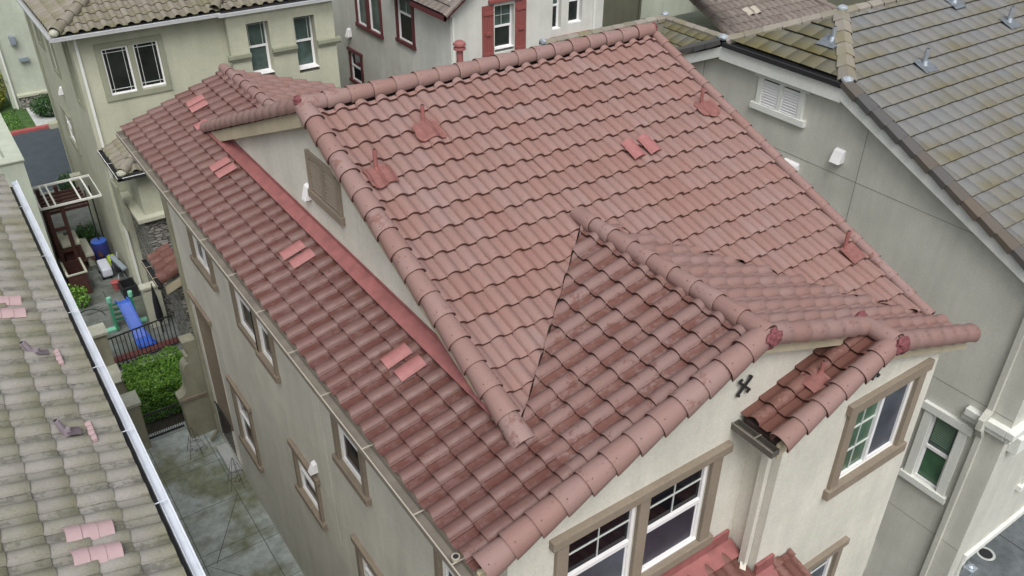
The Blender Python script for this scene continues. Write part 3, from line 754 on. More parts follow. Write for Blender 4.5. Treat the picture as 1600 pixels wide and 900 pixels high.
# --- windows
T = 'cream_trim'
window(H, F_L, -11.30, -10.20, -2.25, -1.05, T, up_mat='gl_dark', sash='slider', grid=None, label='farthest upper side window')
window(H, F_L, -8.87, -7.90, -2.45, -1.10, T, up_mat='gl_room', lo_mat='gl_room', grid=None, ear=0, tw=.09)
window(H, F_L, -7.80, -7.09, -2.45, -1.10, T, up_mat='gl_room', lo_mat='gl_room', grid=None, ear=.04, tw=.09)
window(H, F_L, -4.56, -3.77, -2.42, -1.10, T, up_mat='gl_dark', lo_mat='gl_dark', grid=None)
window(H, F_L, -1.60, -.80, -2.42, -1.10, T, up_mat='gl_dark', lo_mat='gl_screen', grid=None)
window(H, F_L, -10.55, -9.60, -6.60, -5.02, T, up_mat='gl_room', lo_mat='gl_dark', grid=(2, 2))
window(H, F_L, -6.82, -5.93, -4.96, -3.98, T, up_mat='gl_green', lo_mat='gl_dark', grid=None)
window(H, F_L, -4.28, -3.40, -5.15, -4.08, T, up_mat='gl_room', lo_mat='gl_dark', grid=None)
# the paired front windows share one surround
fr = F_M
sr = MB()
sr.fbox(fr, .98, 3.68, -.50, -.37, -.01, .09); sr.fbox(fr, 1.06, 1.22, -1.95, -.50, -.01, .06); sr.fbox(fr, 2.24, 2.40, -1.95, -.50, -.01, .06)
sr.fbox(fr, 3.40, 3.57, -1.95, -.50, -.01, .06); sr.fbox(fr, 1.0, 3.64, -2.10, -1.95, -.01, .085)
sr.build('window_surround', M[T], H, bevel=.012)
window(H, fr, 1.22, 2.24, -1.95, -.50, None, up_mat='gl_dark', lo_mat='gl_blue', grid=(2, 2), fw_=.05)
window(H, fr, 2.40, 3.40, -1.95, -.50, None, up_mat='gl_dark', lo_mat='gl_screen', grid=(2, 2), fw_=.05)
window(H, F_B, 5.48, 6.80, -1.74, -.42, T, up_mat='gl_green', lo_mat='gl_blue', sash='slider', grid=(2, 3), tw=.16, ear=.05, sill=.16, head=.16, fw_=.05, label='bump-out window with green reflections')
window(H, F_B, 5.25, 6.10, -4.9, -3.42, T, up_mat='gl_blue', grid=(2, 2))
# decorative wrought-iron crosses on the gables
def cross(parent, fr, r, z, s=.13):
    O, R, Nn = fr; P = lambda a, b, n=.035: O+R*(r+a*s)+V3((0, 0, z+b*s))+Nn*n; m = MB()
    m.bar(P(-.8, -.75), P(.8, .75), .032, .022, Nn); m.bar(P(-.8, .75, .040), P(.8, -.75, .040), .032, .022, Nn)
    for sx_, sz_ in ((-1, -1), (1, 1), (-1, 1), (1, -1)): m.bar(P(.8*sx_, .72*sz_), P(.8*sx_-.35*sx_, .95*sz_), .026, .020, Nn)
    m.bar(P(0, 0, 0), P(0, 0, .04), .02, .02, (0, 0, 1))
    m.build('iron_cross', M['iron'], parent)
cross(H, F_M, XR+.05, .46); cross(H, F_B, XS, .10, .09)
# --- bump-out gutter and downspout
g2 = gutter(H, (XSL+.0, -.42, zr_(XSL)-.05), (XSL+.0, .20, zr_(XSL)-.05), (-1, 0, 0), w_=.13, straps=(.45,), inner='bronze', lip='gutter_taupe', over=.0)
MB().box((XSL+.02, YS+.05, zr_(XSL)-.19), (4.10, .2, zr_(XSL)-.15)).build('soffit', M['cream'], H)
dsp = MB()
dsp.tube([(3.86, -.10, -.16), (3.86, -.10, -.24), (4.03, -.12, -.42), (4.045, -.12, -.6)], .035, 8)
dsp.box((4.01, -.17, -2.55), (4.09, -.07, -.55)); dsp.bar((4.05, -.12, -2.5), (3.88, -.28, -2.80), .08, .09)
dsp.build('downspout', M['cream'], H, smooth=False)
# --- lower porch roof at the bottom of the picture
lp = MB()
tile_field('porch_roof', PTR, H, (.9, -1.3, -3.05), (1, 0, 0), (0, 1, 0), .42, 12, 5, [[(.9, -1.3), (4.06, -1.3), (4.06, .16), (.9, .16)]], w_=TW, e=.345, seed=31)
lp.box((1.15, .155, -2.50), (4.02, .19, -2.14)); lp.prism([(1.15, .155, -2.33), (4.08, .155, -2.33), (4.08, -.06, -2.43), (1.15, -.06, -2.43)], (0, 0, -.012))
lp.build('flashing', M['flash_red'], H)
lp2 = MB(); lp2.prism([(4.06, -.70, -2.92), (4.42, -.70, -2.92), (4.42, -.30, -2.62), (4.06, -.30, -2.62)], (0, 0, .035)); lp2.box((4.08, -.33, -2.66), (4.42, -.285, -2.42))
lp2.build('flashing', M['flash_red'], H)
tile_field('porch_roof', PTR, H, (4.42, -1.0, -2.96), (1, 0, 0), (0, 1, 0), .42, 1, 3, [[(4.40, -1.2), (4.80, -1.2), (4.80, -.30), (4.40, -.30)]], w_=TW, e=.345, seed=32)
MB().prism([(.9, -1.25, -3.12), (4.8, -1.25, -3.12), (4.8, .18, -2.52), (.9, .18, -2.52)], (0, 0, -.08)).build('porch_deck', M['dark'], H)
# --- pipes, patch tiles
nB = (0, -S2, 1); uB = (0, 1, S2); nL = (-S1, 0, 1); uL = (1, 0, S1)
zB = lambda y: ZB-S2*(YB-y)
for i, (x, y, fs_) in enumerate(((2.51, 5.26, .35), (1.50, 4.74, .36), (7.00, 4.34, .32), (7.08, 1.37, .28))):
    roofpipe(H, (x, y, zB(y)+.03), nB, uB, h=.32, r=.028, fs=fs_, seed=i, kf=lambda X: prof_s(((X-.876)/.311) % 1.0))
roofpipe(H, (4.78, -.10, zr_(4.78)+.03), nL, uL, h=.22, r=.025, fs=.30, seed=7)
for x in (5.23, 5.541): loose_tile(H, (x, 3.93, zB(3.93)+.008), (1, 0, 0), (0, 1, 0), S2, L=.36)
def patch(x, y, k=1.):
    y = 13.262-.312*(round((13.262-y)/.312-.69)+.69); loose_tile(H, (x, y, S1*x+.012), (0, -1, 0), (1, 0, 0), S1, L=.36*k)
for x, y in ((1.33, 12.42), (1.30, 12.12), (.84, 9.50), (.84, 9.20), (.74, 6.18), (.76, 5.88), (.78, 2.92), (.80, 2.60)): patch(x, y)
loose_tile(H, (1.08, 11.30, S1*1.08+.03), (0, -1, 0), (1, 0, 0), S1, L=.26)
# broken opening at the foot of the left rake
mortar(H, (XL+.05, yv(XL)-.02, S1*XL+.06), .07, (1, 1.4, .7), mat='galv', name='rake_end_plug', seed=8)
# tall flue behind ridge
f_ = MB(); fx, fy = 4.19, 7.0
f_.tube([(fx, fy, 1.9), (fx, fy, 2.50)], .055, 16); f_.lathe((fx, fy, 2.50), [(.06, -.02), (.10, -.01), (.10, .02), (.07, .03), (.07, .055), (.105, .06), (.10, .095), (.05, .13), (.01, .14)], 20)
f_.build('flue', M['flash_red'], H, smooth=True)
# downspout at the far corner, porch opening details
d3 = MB(); d3.box((XW-.08, 12.98, G+.25), (XW-.005, 13.08, -.3)); d3.bar((XW-.05, 13.03, G+.3), (XW-.28, 13.0, G+.08), .08, .07); d3.build('downspout', M['postst'], H)
MB().box((XW+.02, 12.70, G+.36), (XW+1.85, 12.745, -3.96)).box((XW+1.80, 11.42, G+.36), (XW+1.86, 12.70, -3.96)).build('porch_recess_shade', M[T], H)  # brown panels added to give the recess the tone of its deep shade
MB().fbox(F_L, -12.80, -11.30, -3.95, -3.83, -.01, .07).build('opening_trim', M[T], H, bevel=.01)
rl = MB()
for k in range(9): rl.bar((XW-.01, 11.78+.12*k, G+.38), (XW-.01, 11.78+.12*k, G+1.35), .016, .016, (0, 1, 0))
rl.bar((XW-.01, 11.74, G+1.35), (XW-.01, 12.84, G+1.35), .03, .03); rl.build('porch_rail', M['iron'], H)
MB().box((XW-.28, 11.5, G), (XW-.002, 12.6, G+.18)).build('step', M['concrete_lt'], H, bevel=.01)
MB().tube([(XW-.012, 5.20, -1.0), (XW-.012, 5.14, -4.9)], .006, 6).build('conduit', M['cream'], H)
# rear small red porch roof with a barrel cap
tile_field('porch_roof', PTR, H, (.40, 17.1, -5.14), (0, -1, 0), (1, 0, 0), .40, 4, 2, [[(.40, 15.75), (1.0, 15.75), (1.0, 17.1), (.40, 17.1)]], w_=.33, e=.33, seed=41)
caps('porch_roof_cap', PTR, H, (.34, 15.60, -5.00), (1.02, 15.60, -4.74), rad=.17, e=.7, seed=3)
MB().prism([(.42, 15.50, -5.24), (1.05, 15.50, -5.0), (1.05, 15.50, -5.22), (.42, 15.50, -5.45)], (0, .1, 0)).build('porch_board', M['barge'], H)
gutter(H, (.38, 15.5, -5.16), (.38, 17.1, -5.16), (-1, 0, 0), inner='dark', lip='barge', straps=(.3, .7))
MB().box((.75, 15.7, G), (3.6, 17.2, -5.2)).build('rear_wall', M['stone'], H)
# link between wall and rear porch
MB().box((.9, 13.1, G), (3.6, 15.7, -5.3)).build('rear_wall', M['cream'], H)

# ============================================================ LEFT NEIGHBOUR (roof near camera)
L = thing('neighbour_house', 'house at the left edge with weathered grey barrel tile roof and white gutter', 'house', (-6.5, 4, G))
LX, LZ = -2.30, -.25
tile_field('roof_slope', GT, L, (LX, -8, LZ), (0, 1, 0), (-1, 0, 0), S1, 63, 15, [[(LX, -6), (LX-4.8, -6), (LX-4.8, 12.35), (LX, 12.35)]], w_=.335, e=.365, seed=51, thick=.026)
MB().prism([(LX+.0, -6, LZ-.05), (LX-4.8, -6, LZ+4.8*S1-.05), (LX-4.8, 12.3, LZ+4.8*S1-.05), (LX, 12.3, LZ-.05)], (0, 0, -.08)).build('roof_underlay', M['dark'], L)
lw = MB(); lw.box((-10, -6, G), (LX-.5, 12.0, LZ+.05)); lw.build('wall', M['cream'], L)
caps('rake_caps', GT, L, (LX-.05, 12.36, LZ+.04), (LX-4.8, 12.36, LZ+4.8*S1+.04), rad=.12, e=.36, seed=52)
MB().box((LX-.02, -6, LZ-.16), (LX+.055, 12.35, LZ-.10)).build('fascia', M['iron'], L)  # black strip set in to darken the gap between tiles and gutter
gutter(L, (LX+.06, -6, LZ-.03), (LX+.06, 12.4, LZ-.03), (1, 0, 0), w_=.095, inner='gutter_white', lip='gutter_white', lw=.02, over=.07, straps=[(y+6)/18.4 for y in (1.6, 2.93, 4.3, 5.78, 7.3, 9.2, 11.22)])
nG = (S1, 0, 1); uG = (-1, 0, S1)
zL = lambda x: LZ+S1*(LX-x)
for (x, y, dx, dy) in ((-2.84, 6.15, -.10, .05), (-2.83, 4.33, -.06, .05)):
    roofpipe(L, (x, y, zL(x)+.03), nG, uG, h=.20, r=.035, mat='lilac', fmat='lilac', fs=.15, seed=3, lean=(dx, dy))
for (x, y) in ((-2.62, 5.95), (-2.60, 4.25)):
    pk = MB()
    for q in range(4): pk.box((x-.03+.01*(q % 2), y+.13-.10*q, zL(x)+.05), (x+.04, y+.21-.10*q, zL(x)+.088+.006*q))
    pk.build('pink_patch', M['palepink'], L, bevel=.01)
for (x, y) in ((-3.02, 7.58), (-3.02, 7.22), (-2.98, 2.60), (-2.98, 2.26)):
    loose_tile(L, (x, y, zL(x)), (0, 1, 0), (-1, 0, 0), S1, w_=.34, L=.44, mat='palepink', cuts=1)

# walled building beyond it
Bq = thing('parapet_building', 'mint stucco parapet wall rising beyond the grey tile roof', 'building', (-3.5, 24, G))
pb = MB(); zt = -3.70
pb.box((-8, 22, G), (-1.42, 22.35, zt)); pb.box((-1.77, 22.35, G), (-1.42, 27.5, zt)); pb.box((-8, 27.2, G), (-1.77, 27.5, zt-.002)); pb.box((-8, 22.35, zt-1.3), (-1.77, 27.2, zt-1.2))
pb.build('wall', M['palegreen'], Bq)
pc = MB(); pc.box((-8, 21.95, zt), (-1.38, 22.40, zt+.04)); pc.box((-1.82, 22.40, zt), (-1.38, 27.5, zt+.04)); pc.box((-8, 27.15, zt), (-1.82, 27.55, zt+.036)); pc.build('coping', M['palegreen'], Bq)

# ============================================================ GREEN HOUSE
Q = thing('green_house', 'pale green stucco house behind the rear wing with tan barrel tile hip roof', 'house', (4, 25, G))
GX, GY, EZ = .50, 21.2, -.13
F_G = frY(GY); F_G2 = frY(20.95); F_GL = frX(GX)
go = [(1.22, 1.93, -2.06, -.74, .06), (2.07, 2.76, -2.02, -.72, .06)]
g2o = [(5.30, 5.98, -2.32, -.62, .35), (6.78, 7.46, -2.42, -.66, .35)]
gl_ops = [(-27.6, -26.9, -2.0, -1.0, .06), (-25.6, -24.85, -2.35, -1.05, .06), (-22.25, -21.75, -2.35, -.60, .06), (-26.9, -25.5, -5.15, -4.1, .06)]
gm = MB()
wall_mesh(gm, F_G, GX, 4.72, G, EZ-.1, go); wall_mesh(gm, F_G2, 4.72, 8.1, G, EZ-.1, g2o)
gm.add([(4.72, 20.95, G), (4.72, GY, G), (4.72, GY, EZ-.1), (4.72, 20.95, EZ-.1)], [(0, 1, 2, 3)])
wall_mesh(gm, F_GL, -30, -GY, G, EZ-.1, gl_ops)
gm.add([(8.1, 20.95, G), (8.1, 30, G), (8.1, 30, EZ), (8.1, 20.95, EZ)], [(0, 1, 2, 3)])
gm.add([(8.1, 30, G), (GX, 30, G), (GX, 30, EZ), (8.1, 30, EZ)], [(0, 1, 2, 3)])
gm.build('wall', M['greenwall'], Q)
# window pair with common flat surround
sr = MB(); sr.fbox(F_G, 1.06, 2.90, -.72, -.58, -.01, .045); sr.fbox(F_G, 1.06, 1.22, -2.06, -.72, -.01, .045); sr.fbox(F_G, 1.93, 2.07, -2.06, -.72, -.01, .045)
sr.fbox(F_G, 2.76, 2.90, -2.06, -.72, -.01, .045); sr.fbox(F_G, 1.06, 2.90, -2.22, -2.06, -.01, .045); sr.build('window_surround', M['greentrim'], Q, bevel=.01)
window(Q, F_G, 1.22, 1.93, -2.06, -.74, None, sash='fixed', prairie=2, up_mat='gl_room'); window(Q, F_G, 2.07, 2.76, -2.02, -.72, None, sash='fixed', prairie=2, up_mat='gl_room')
for o in g2o: window(Q, F_G2, o[0], o[1], o[2]+.12, o[3], None, sash='hung', prairie=1, up_mat='gl_teal', lo_mat='gl_teal', depth=.35)
for a, b in ((4.60, 5.30), (5.98, 6.78), (7.46, 8.25)):
    lg = MB().fbox(F_G2, a, b, -1.58, -1.46, -.01, .12); lg.fbox(F_G2, a, b, -1.66, -1.58, -.01, .07)
    if b > 8: lg.box((8.1, 20.98, -1.58), (8.25, 21.3, -1.46))
    lg.build('ledge', M['greentrim'], Q, bevel=.01)
for (a, b, c, d, _) in gl_ops: window(Q, F_GL, a, b, c, d, 'greentrim', tw=.10, ear=0, up_mat='gl_room', lo_mat='gl_room', grid=None)
# green hip roof
hx0, hy0 = .10, 20.85
HS = .42
tile_field('roof_slope', TT, Q, (hx0, hy0, EZ), (1, 0, 0), (0, 1, 0), HS, 29, 14, [[(hx0, hy0), (4.5, hy0), (4.5, 25), (hx0+4.15, 25)], [(4.5, hy0), (8.5, hy0), (8.5, 25), (4.5, 25)]], w_=.32, e=.36, seed=61, thick=.03)
tile_field('roof_slope', TT, Q, (hx0, 31, EZ), (0, -1, 0), (1, 0, 0), HS, 33, 13, [[(hx0, hy0), (hx0+4.1, 24.95), (hx0+4.1, 31), (hx0, 31)]], w_=.32, e=.36, seed=62, thick=.03)
MB().prism([(hx0, hy0, EZ-.04), (8.5, hy0, EZ-.04), (8.5, 25, EZ+4.15*HS-.04), (hx0+4.15, 25, EZ+4.15*HS-.04)], (0, 0, -.05)).build('roof_underlay', M['dark'], Q)
MB().prism([(hx0, hy0, EZ-.04), (hx0+4.15, 25, EZ+4.15*HS-.04), (hx0+4.15, 31, EZ+4.15*HS-.04), (hx0, 31, EZ-.04)], (0, 0, -.05)).build('roof_underlay', M['dark'], Q)
caps('hip_caps', TT, Q, (hx0+.10, hy0+.10, EZ+.10), (hx0+4.1, hy0+4.1, EZ+4.1*HS+.08), rad=.15, e=.42, seed=63)
mortar(Q, (hx0+.06, hy0+.06, EZ+.08), .13, (1, 1, .8), mat='postcap', name='hip_end', seed=3)
caps('hip_caps', TT, Q, (4.45, hy0+.02, EZ+.10), (5.6, hy0+1.6, EZ+1.6*HS+.08), rad=.14, e=.42, seed=64)
gutter(Q, (hx0-.02, hy0-.0, EZ-.02), (4.55, hy0, EZ-.02), (0, -1, 0), w_=.12, inner='gutter_grey', lip='gutter_white')
gutter(Q, (4.45, hy0-.12, EZ-.025), (8.5, hy0-.12, EZ-.025), (0, -1, 0), w_=.12, inner='gutter_grey', lip='gutter_white')
gutter(Q, (hx0, hy0-.1, EZ-.02), (hx0, 31, EZ-.02), (-1, 0, 0), w_=.12, inner='gutter_grey', lip='gutter_white')
MB().box((hx0, hy0, EZ-.13), (8.5, 21.2, EZ-.10)).build('soffit', M['greenwall'], Q)
MB().box((hx0, 21.2, EZ-.132), (GX, 31, EZ-.102)).build('soffit', M['greenwall'], Q)
MB().box((GX+.10, GY-.07, G), (GX+.17, GY-.005, -.3)).build('downspout', M['offwhite'], Q)
MB().box((GX-.07, 28.9, G), (GX-.005, 29.0, -.3)).build('downspout', M['greentrim'], Q)
# porch wing with tan hip roof, ledge and stone base
pz = -3.55; px0, py0 = .58, 19.0
MB().prism([(px0-.1, py0-.1, pz-.04), (4, py0-.1, pz-.04), (4, 21.2, pz+.85), (px0+2.1, 21.2, pz+.85)], (0, 0, -.05)).build('roof_underlay', M['dark'], Q)
tile_field('porch_roof', TT, Q, (px0, py0, pz), (1, 0, 0), (0, 1, 0), .40, 9, 7, [[(px0, py0), (3.4, py0), (3.4, 21.2), (px0+2.2, 21.2)]], w_=.32, e=.36, seed=65, thick=.03)
tile_field('porch_roof', TT, Q, (px0, 21.4, pz), (0, -1, 0), (1, 0, 0), .40, 8, 7, [[(px0, py0), (px0+2.2, 21.2), (px0, 21.3)]], w_=.32, e=.36, seed=66, thick=.03)
caps('hip_caps', TT, Q, (px0+.06, py0+.06, pz+.08), (px0+2.1, py0+2.1, pz+2.1*.40+.06), rad=.14, e=.5, seed=67)
mortar(Q, (px0+.04, py0+.04, pz+.07), .13, (1, 1, .7), mat='postcap', name='hip_end', seed=4)
gutter(Q, (px0, py0, pz-.02), (3.4, py0, pz-.02), (0, -1, 0), w_=.12, inner='dark', lip='offwhite')
gutter(Q, (px0, py0-.1, pz-.02), (px0, 21.2, pz-.02), (-1, 0, 0), w_=.12, inner='dark', lip='offwhite', straps=(.5,))
pw = MB(); pw.box((.98, 19.3, -5.0), (3.2, 21.2, pz-.12)); pw.build('wall', M['greenwall'], Q)
MB().box((.72, 19.05, -5.12), (3.3, 21.19, -5.0)).build('ledge', M['greenwall'], Q, bevel=.01)
MB().box((.90, 19.2, G), (3.2, 21.18, -5.12)).build('stone_base', M['stone'], Q)
MB().box((GX-.02, 19.8, -5.6), (GX+.06, 20.5, -4.2)).build('shutter', M['greentrim'], Q)
hood(Q, F_GL, -25.6, -3.1, .18, .24, .14)
for (y, z) in ((27.2, -6.9), (29.2, -5.6)): MB().box((GX-.35, y, z), (GX, y+.3, z+.18)).build('ledge', M['greenwall'], Q)

# ============================================================ WHITE HOUSE with red trim
W = thing('white_house', 'white stucco house with dark red window trim and red shutters behind the main ridge', 'house', (14, 24, G))
WX, WY = 10.90, 18.5
F_W = frY(WY); F_WL = frX(WX)
wl_ops = [(-25.15, -24.40, -2.45, .0, .06), (-24.15, -23.30, -2.45, .0, .06), (-21.95, -20.95, -2.22, -.35, .06), (-26.15, -25.25, -4.88, -3.75, .06)]
wf_ops = [(12.55, 13.32, -2.12, -.62, .22), (14.88, 15.25, -1.75, -.2, .22), (15.56, 16.15, -1.65, -.2, .22)]
wm = MB(); wall_mesh(wm, F_WL, -34, -WY, G, 1.2, wl_ops); wall_mesh(wm, F_W, WX, 17.1, G, 1.2, wf_ops)
wm.add([(17.1, WY, G), (17.1, 34, G), (17.1, 34, 1.2), (17.1, WY, 1.2)], [(0, 1, 2, 3)]); wm.build('wall', M['white_stucco'], W)
window(W, F_WL, -25.15, -24.40, -2.45, 0, 'maroon', tw=.11, ear=.03, up_mat='gl_teal', lo_mat='gl_teal', grid=None, sash='fixed')
window(W, F_WL, -24.15, -23.30, -2.45, 0, 'maroon', tw=.11, ear=.03, up_mat='gl_teal', grid=None, sash='fixed')
window(W, F_WL, -21.95, -20.95, -2.22, -.35, 'maroon', tw=.13, ear=.04, up_mat='gl_teal', lo_mat='gl_room', grid=(2, 2))
window(W, F_WL, -26.15, -25.25, -4.88, -3.75, 'maroon', tw=.12, ear=.06, up_mat='gl_room', lo_mat='gl_dark', grid=None)
window(W, F_W, 12.55, 13.32, -2.02, -.62, None, depth=.22, up_mat='gl_teal', lo_mat='gl_room', grid=(2, 2))
window(W, F_W, 14.88, 15.25, -1.75, -.2, None, depth=.22, up_mat='gl_teal', lo_mat='gl_room', grid=None)
window(W, F_W, 15.56, 16.15, -1.65, -.2, None, depth=.22, up_mat='gl_teal', lo_mat='gl_room', grid=None)
for a, b in ((12.06, 12.50), (13.34, 13.78)):
    s = MB()
    for k in range(5):
        q = a+(b-a)*k/5; s.fbox(F_W, q+.004, q+(b-a)/5-.004, -2.30, -.55, .0, .035)
    for z in (-2.15, -.85): s.fbox(F_W, a+.03, b-.03, z, z+.10, .035, .065)
    s.fbox(F_W, a+.12, b-.12, -1.50, -1.40, .035, .075); s.build('shutter', M['shutter'], W)
MB().fbox(F_W, 12.30, 13.60, -.50, -.38, -.01, .10).build('lintel', M['shutter'], W, bevel=.02)
MB().fbox(F_W, 14.78, 16.55, -2.10, -1.98, -.01, .12).build('sill_band', M['shutter'], W, bevel=.03)
MB().box((16.62, WY-.07, G), (16.70, WY-.003, 1)).build('downspout', M['offwhite'], W)
MB().box((WX+.03, WY-.06, G), (WX+.10, WY-.003, -.7)).build('downspout', M['offwhite'], W)
hood(W, F_WL, -26.0, -3.02, .22, .30, .2)
# small red-fasciad roof corner
wr = MB(); cx, cyy, cz_ = 10.50, 18.15, -.55
wr.prism([(cx, cyy, cz_), (cx+1.8, cyy, cz_+1.25), (cx+1.8, cyy, cz_+1.1), (cx, cyy, cz_-.15)], (0, .06, 0))
wr.prism([(cx, cyy, cz_), (cx, cyy+2.2, cz_), (cx, cyy+2.2, cz_-.15), (cx, cyy, cz_-.15)], (.06, 0, 0)); wr.build('fascia', M['maroon'], W)
tile_field('roof_slope', BT, W, (cx, cyy+4, cz_+.02), (0, -1, 0), (1, 0, 0), .69, 13, 6, [[(cx, cyy), (cx+1.8, cyy), (cx+1.8, cyy+4), (cx, cyy+4)]], w_=.32, e=.36, seed=71, flat=True)
caps('rake_caps', BT, W, (cx, cyy+.05, cz_+.05), (cx+1.8, cyy+.05, cz_+1.29), rad=.10, e=.36, seed=72, flat=True)
MB().prism([(cx+.02, cyy+.08, cz_-.03), (cx+1.8, cyy+.08, cz_+1.2), (cx+1.8, cyy+4, cz_+1.2), (cx+.02, cyy+4, cz_-.03)], (0, 0, -.05)).build('roof_underlay', M['dark'], W)

# ============================================================ RIGHT GREY HOUSE
R_ = thing('grey_house', 'grey stucco house on the right with flat slate-grey tile roof and white trim', 'house', (15, 5, G))
RX, RY, RS = 10.0, -.60, .445
YC, ZC, ZE = 5.17, 2.41, 1.79
F_R = frX(RX); F_RF = frY(RY)
r_ops = [(-.62, -.12, -4.90, -3.38, .07)]
rw = MB(); wall_mesh(rw, F_R, -11.0, -RY, G, -.30, r_ops)
zf = lambda y: ZC-RS*abs(y-YC)
rw.add([(RX, 11.0, -.30), (RX, RY, -.30), (RX, RY, zf(RY)-.12), (RX, 3.79, ZE-.14), (RX, 6.55, ZE-.14), (RX, 10.8, zf(10.8)-.12)], [(0, 1, 2, 3, 4, 5)])
fo = [(11.75, 13.2, -5.05, -3.6, .07), (10.45, 19.5, G-.02, -6.25, 1.0)]
wall_mesh(rw, F_RF, RX, 26, G-.04, -.30, fo)
rw.build('wall', M['greywall'], R_)
cj = MB()
cj.fbox(F_R, -11, -RY, .088, .094, .0, .004); cj.fbox(F_R, -11, -RY, -2.712, -2.706, .0, .004); cj.fbox(F_R, -11, -RY, -5.862, -5.856, .0, .004)
cj.fbox(F_R, -3.223, -3.217, -2.7, 1.5, .0, .0045); cj.fbox(F_R, -7.1, -7.09, -2.7, 1.3, .0, .0045)
cj.build('control_joint', M['joint'], R_)
window(R_, F_R, -.62, -.12, -4.90, -3.38, 'offwhite', tw=.16, ear=.06, sill=.14, head=.16, up_mat='gl_teal', lo_mat='gl_green', grid=None, slats=0, fw_=.035)
sl = MB()
for k in range(12): z = -4.0+.045*k; sl.fbox(F_R, -.55, -.19, z, z+.022, -.05, -.04)
sl.build('blind', M['blind'], R_)
window(R_, F_RF, 11.75, 13.2, -5.05, -3.6, 'offwhite', tw=.14, ear=.08, up_mat='gl_teal', lo_mat='gl_green', grid=None)
# belly band wrapping the corner
bd = MB()
bd.box((RX-.14, -.60, -2.98), (RX, .12, -2.84)); bd.box((RX-.14, RY-.14, -2.98), (26, RY, -2.84)); bd.box((RX-.09, -.60, -3.10), (RX, .16, -2.98)); bd.box((RX-.09, RY-.09, -3.10), (RX+.55, RY, -2.98)); bd.box((RX+.2, RY-.16, -3.45), (RX+.5, RY, -3.10))
bd.build('belly_band', M['offwhite'], R_, bevel=.012)
hb = MB(); hb.box((10.35, RY-.07, -6.33), (19.6, RY, -6.18)); hb.box((10.35, RY-.05, G), (10.47, RY-.002, -6.33)); hb.box((10.43, RY, G), (10.47, .38, -6.25)); hb.build('garage_trim', M['offwhite'], R_, bevel=.01)
gd = MB()
for k in range(4): gd.box((10.5, .36, G+.02+.56*k), (19.4, .395, G+.55+.56*k))
gd.build('garage_door', M['offwhite'], R_)
# downspout
ds = MB(); ds.box((RX-.09, -.27, -2.75), (RX-.004, -.17, -.4)); ds.box((RX-.09, -.27, G), (RX-.004, -.17, -3.2)); ds.bar((RX-.06, -.22, -2.70), (RX-.20, -.22, -2.86), .11, .10); ds.bar((RX-.20, -.22, -2.82), (RX-.20, -.22, -3.04), .11, .10, (0, 1, 0)); ds.bar((RX-.20, -.22, -3.0), (RX-.06, -.22, -3.24), .11, .09)
ds.build('downspout', M['greywall'], R_, bevel=.008)
# light fixtures
lf = MB(); lf.box((10.36, RY-.26, -6.50), (10.56, RY-.07, -6.46)); lf.box((10.39, RY-.22, -6.72), (10.53, RY-.08, -6.50)); lf.lathe((10.46, RY-.16, -6.46), [(.08, 0), (.07, .04), (.03, .06)], 14); lf.build('camera_light', M['galv'], R_, bevel=.004)
MB().box((10.16, RY-.10, -7.45), (10.28, RY, -6.85)).build('door_light', M['iron'], R_, bevel=.01)
MB().box((10.185, RY-.105, -7.40), (10.255, RY-.099, -6.90)).build('door_light_glass', M['vinyl'], R_)
# meter box
mb_ = MB(); mb_.box((RX-.10, .86, -7.85), (RX, 1.5, -6.95)); mm = mb_.build('meter_box', M['greywall'], R_, bevel=.01)
MB().tube([(RX-.10, 1.0, -7.50), (RX-.22, 1.0, -7.50)], .085, 18).build('meter_dial', M['vinyl'], mm, smooth=True)
# vents on side wall
F = F_R
va = MB(); a, b, c, d = -5.60, -4.62, .80, 1.45
va.fbox(F, a-.05, a+.06, c, d, -.01, .06); va.fbox(F, b-.06, b+.05, c, d, -.01, .06); va.fbox(F, (a+b)/2-.05, (a+b)/2+.05, c, d-.12, -.01, .055)
va.fbox(F, a-.15, b+.15, d-.12, d+.02, -.01, .075); va.fbox(F, a-.15, b+.15, c-.10, c+.02, -.01, .085)
vo_ = va.build('gable_vent', M['offwhite'], R_, bevel=.006)
MB().fbox(F, a+.06, b-.06, c, d-.12, .0, .004).build('vent_gap_shade', M['dark'], vo_)  # flat black sheet paints the darkness behind these slats
sl = MB(); O, Rr, Nn = F
for k in range(9):
    z = c+.03+(d-c-.19)*k/9
    for p0, p1 in ((a+.06, (a+b)/2-.05), ((a+b)/2+.05, b-.06)):
        P = lambda r, zz, n: O+Rr*r+V3((0, 0, zz))+Nn*n
        sl.prism([P(p0, z, .045), P(p0, z+.012, .045), P(p0, z+.042, .010), P(p0, z+.030, .010)], Rr*(p1-p0))
sl.build('louvres', M['vinyl'], vo_)
hood(R_, F, -3.64, .46, .20, .24, .16); hood(R_, F, -4.60, -.12, .34, .22, .16)
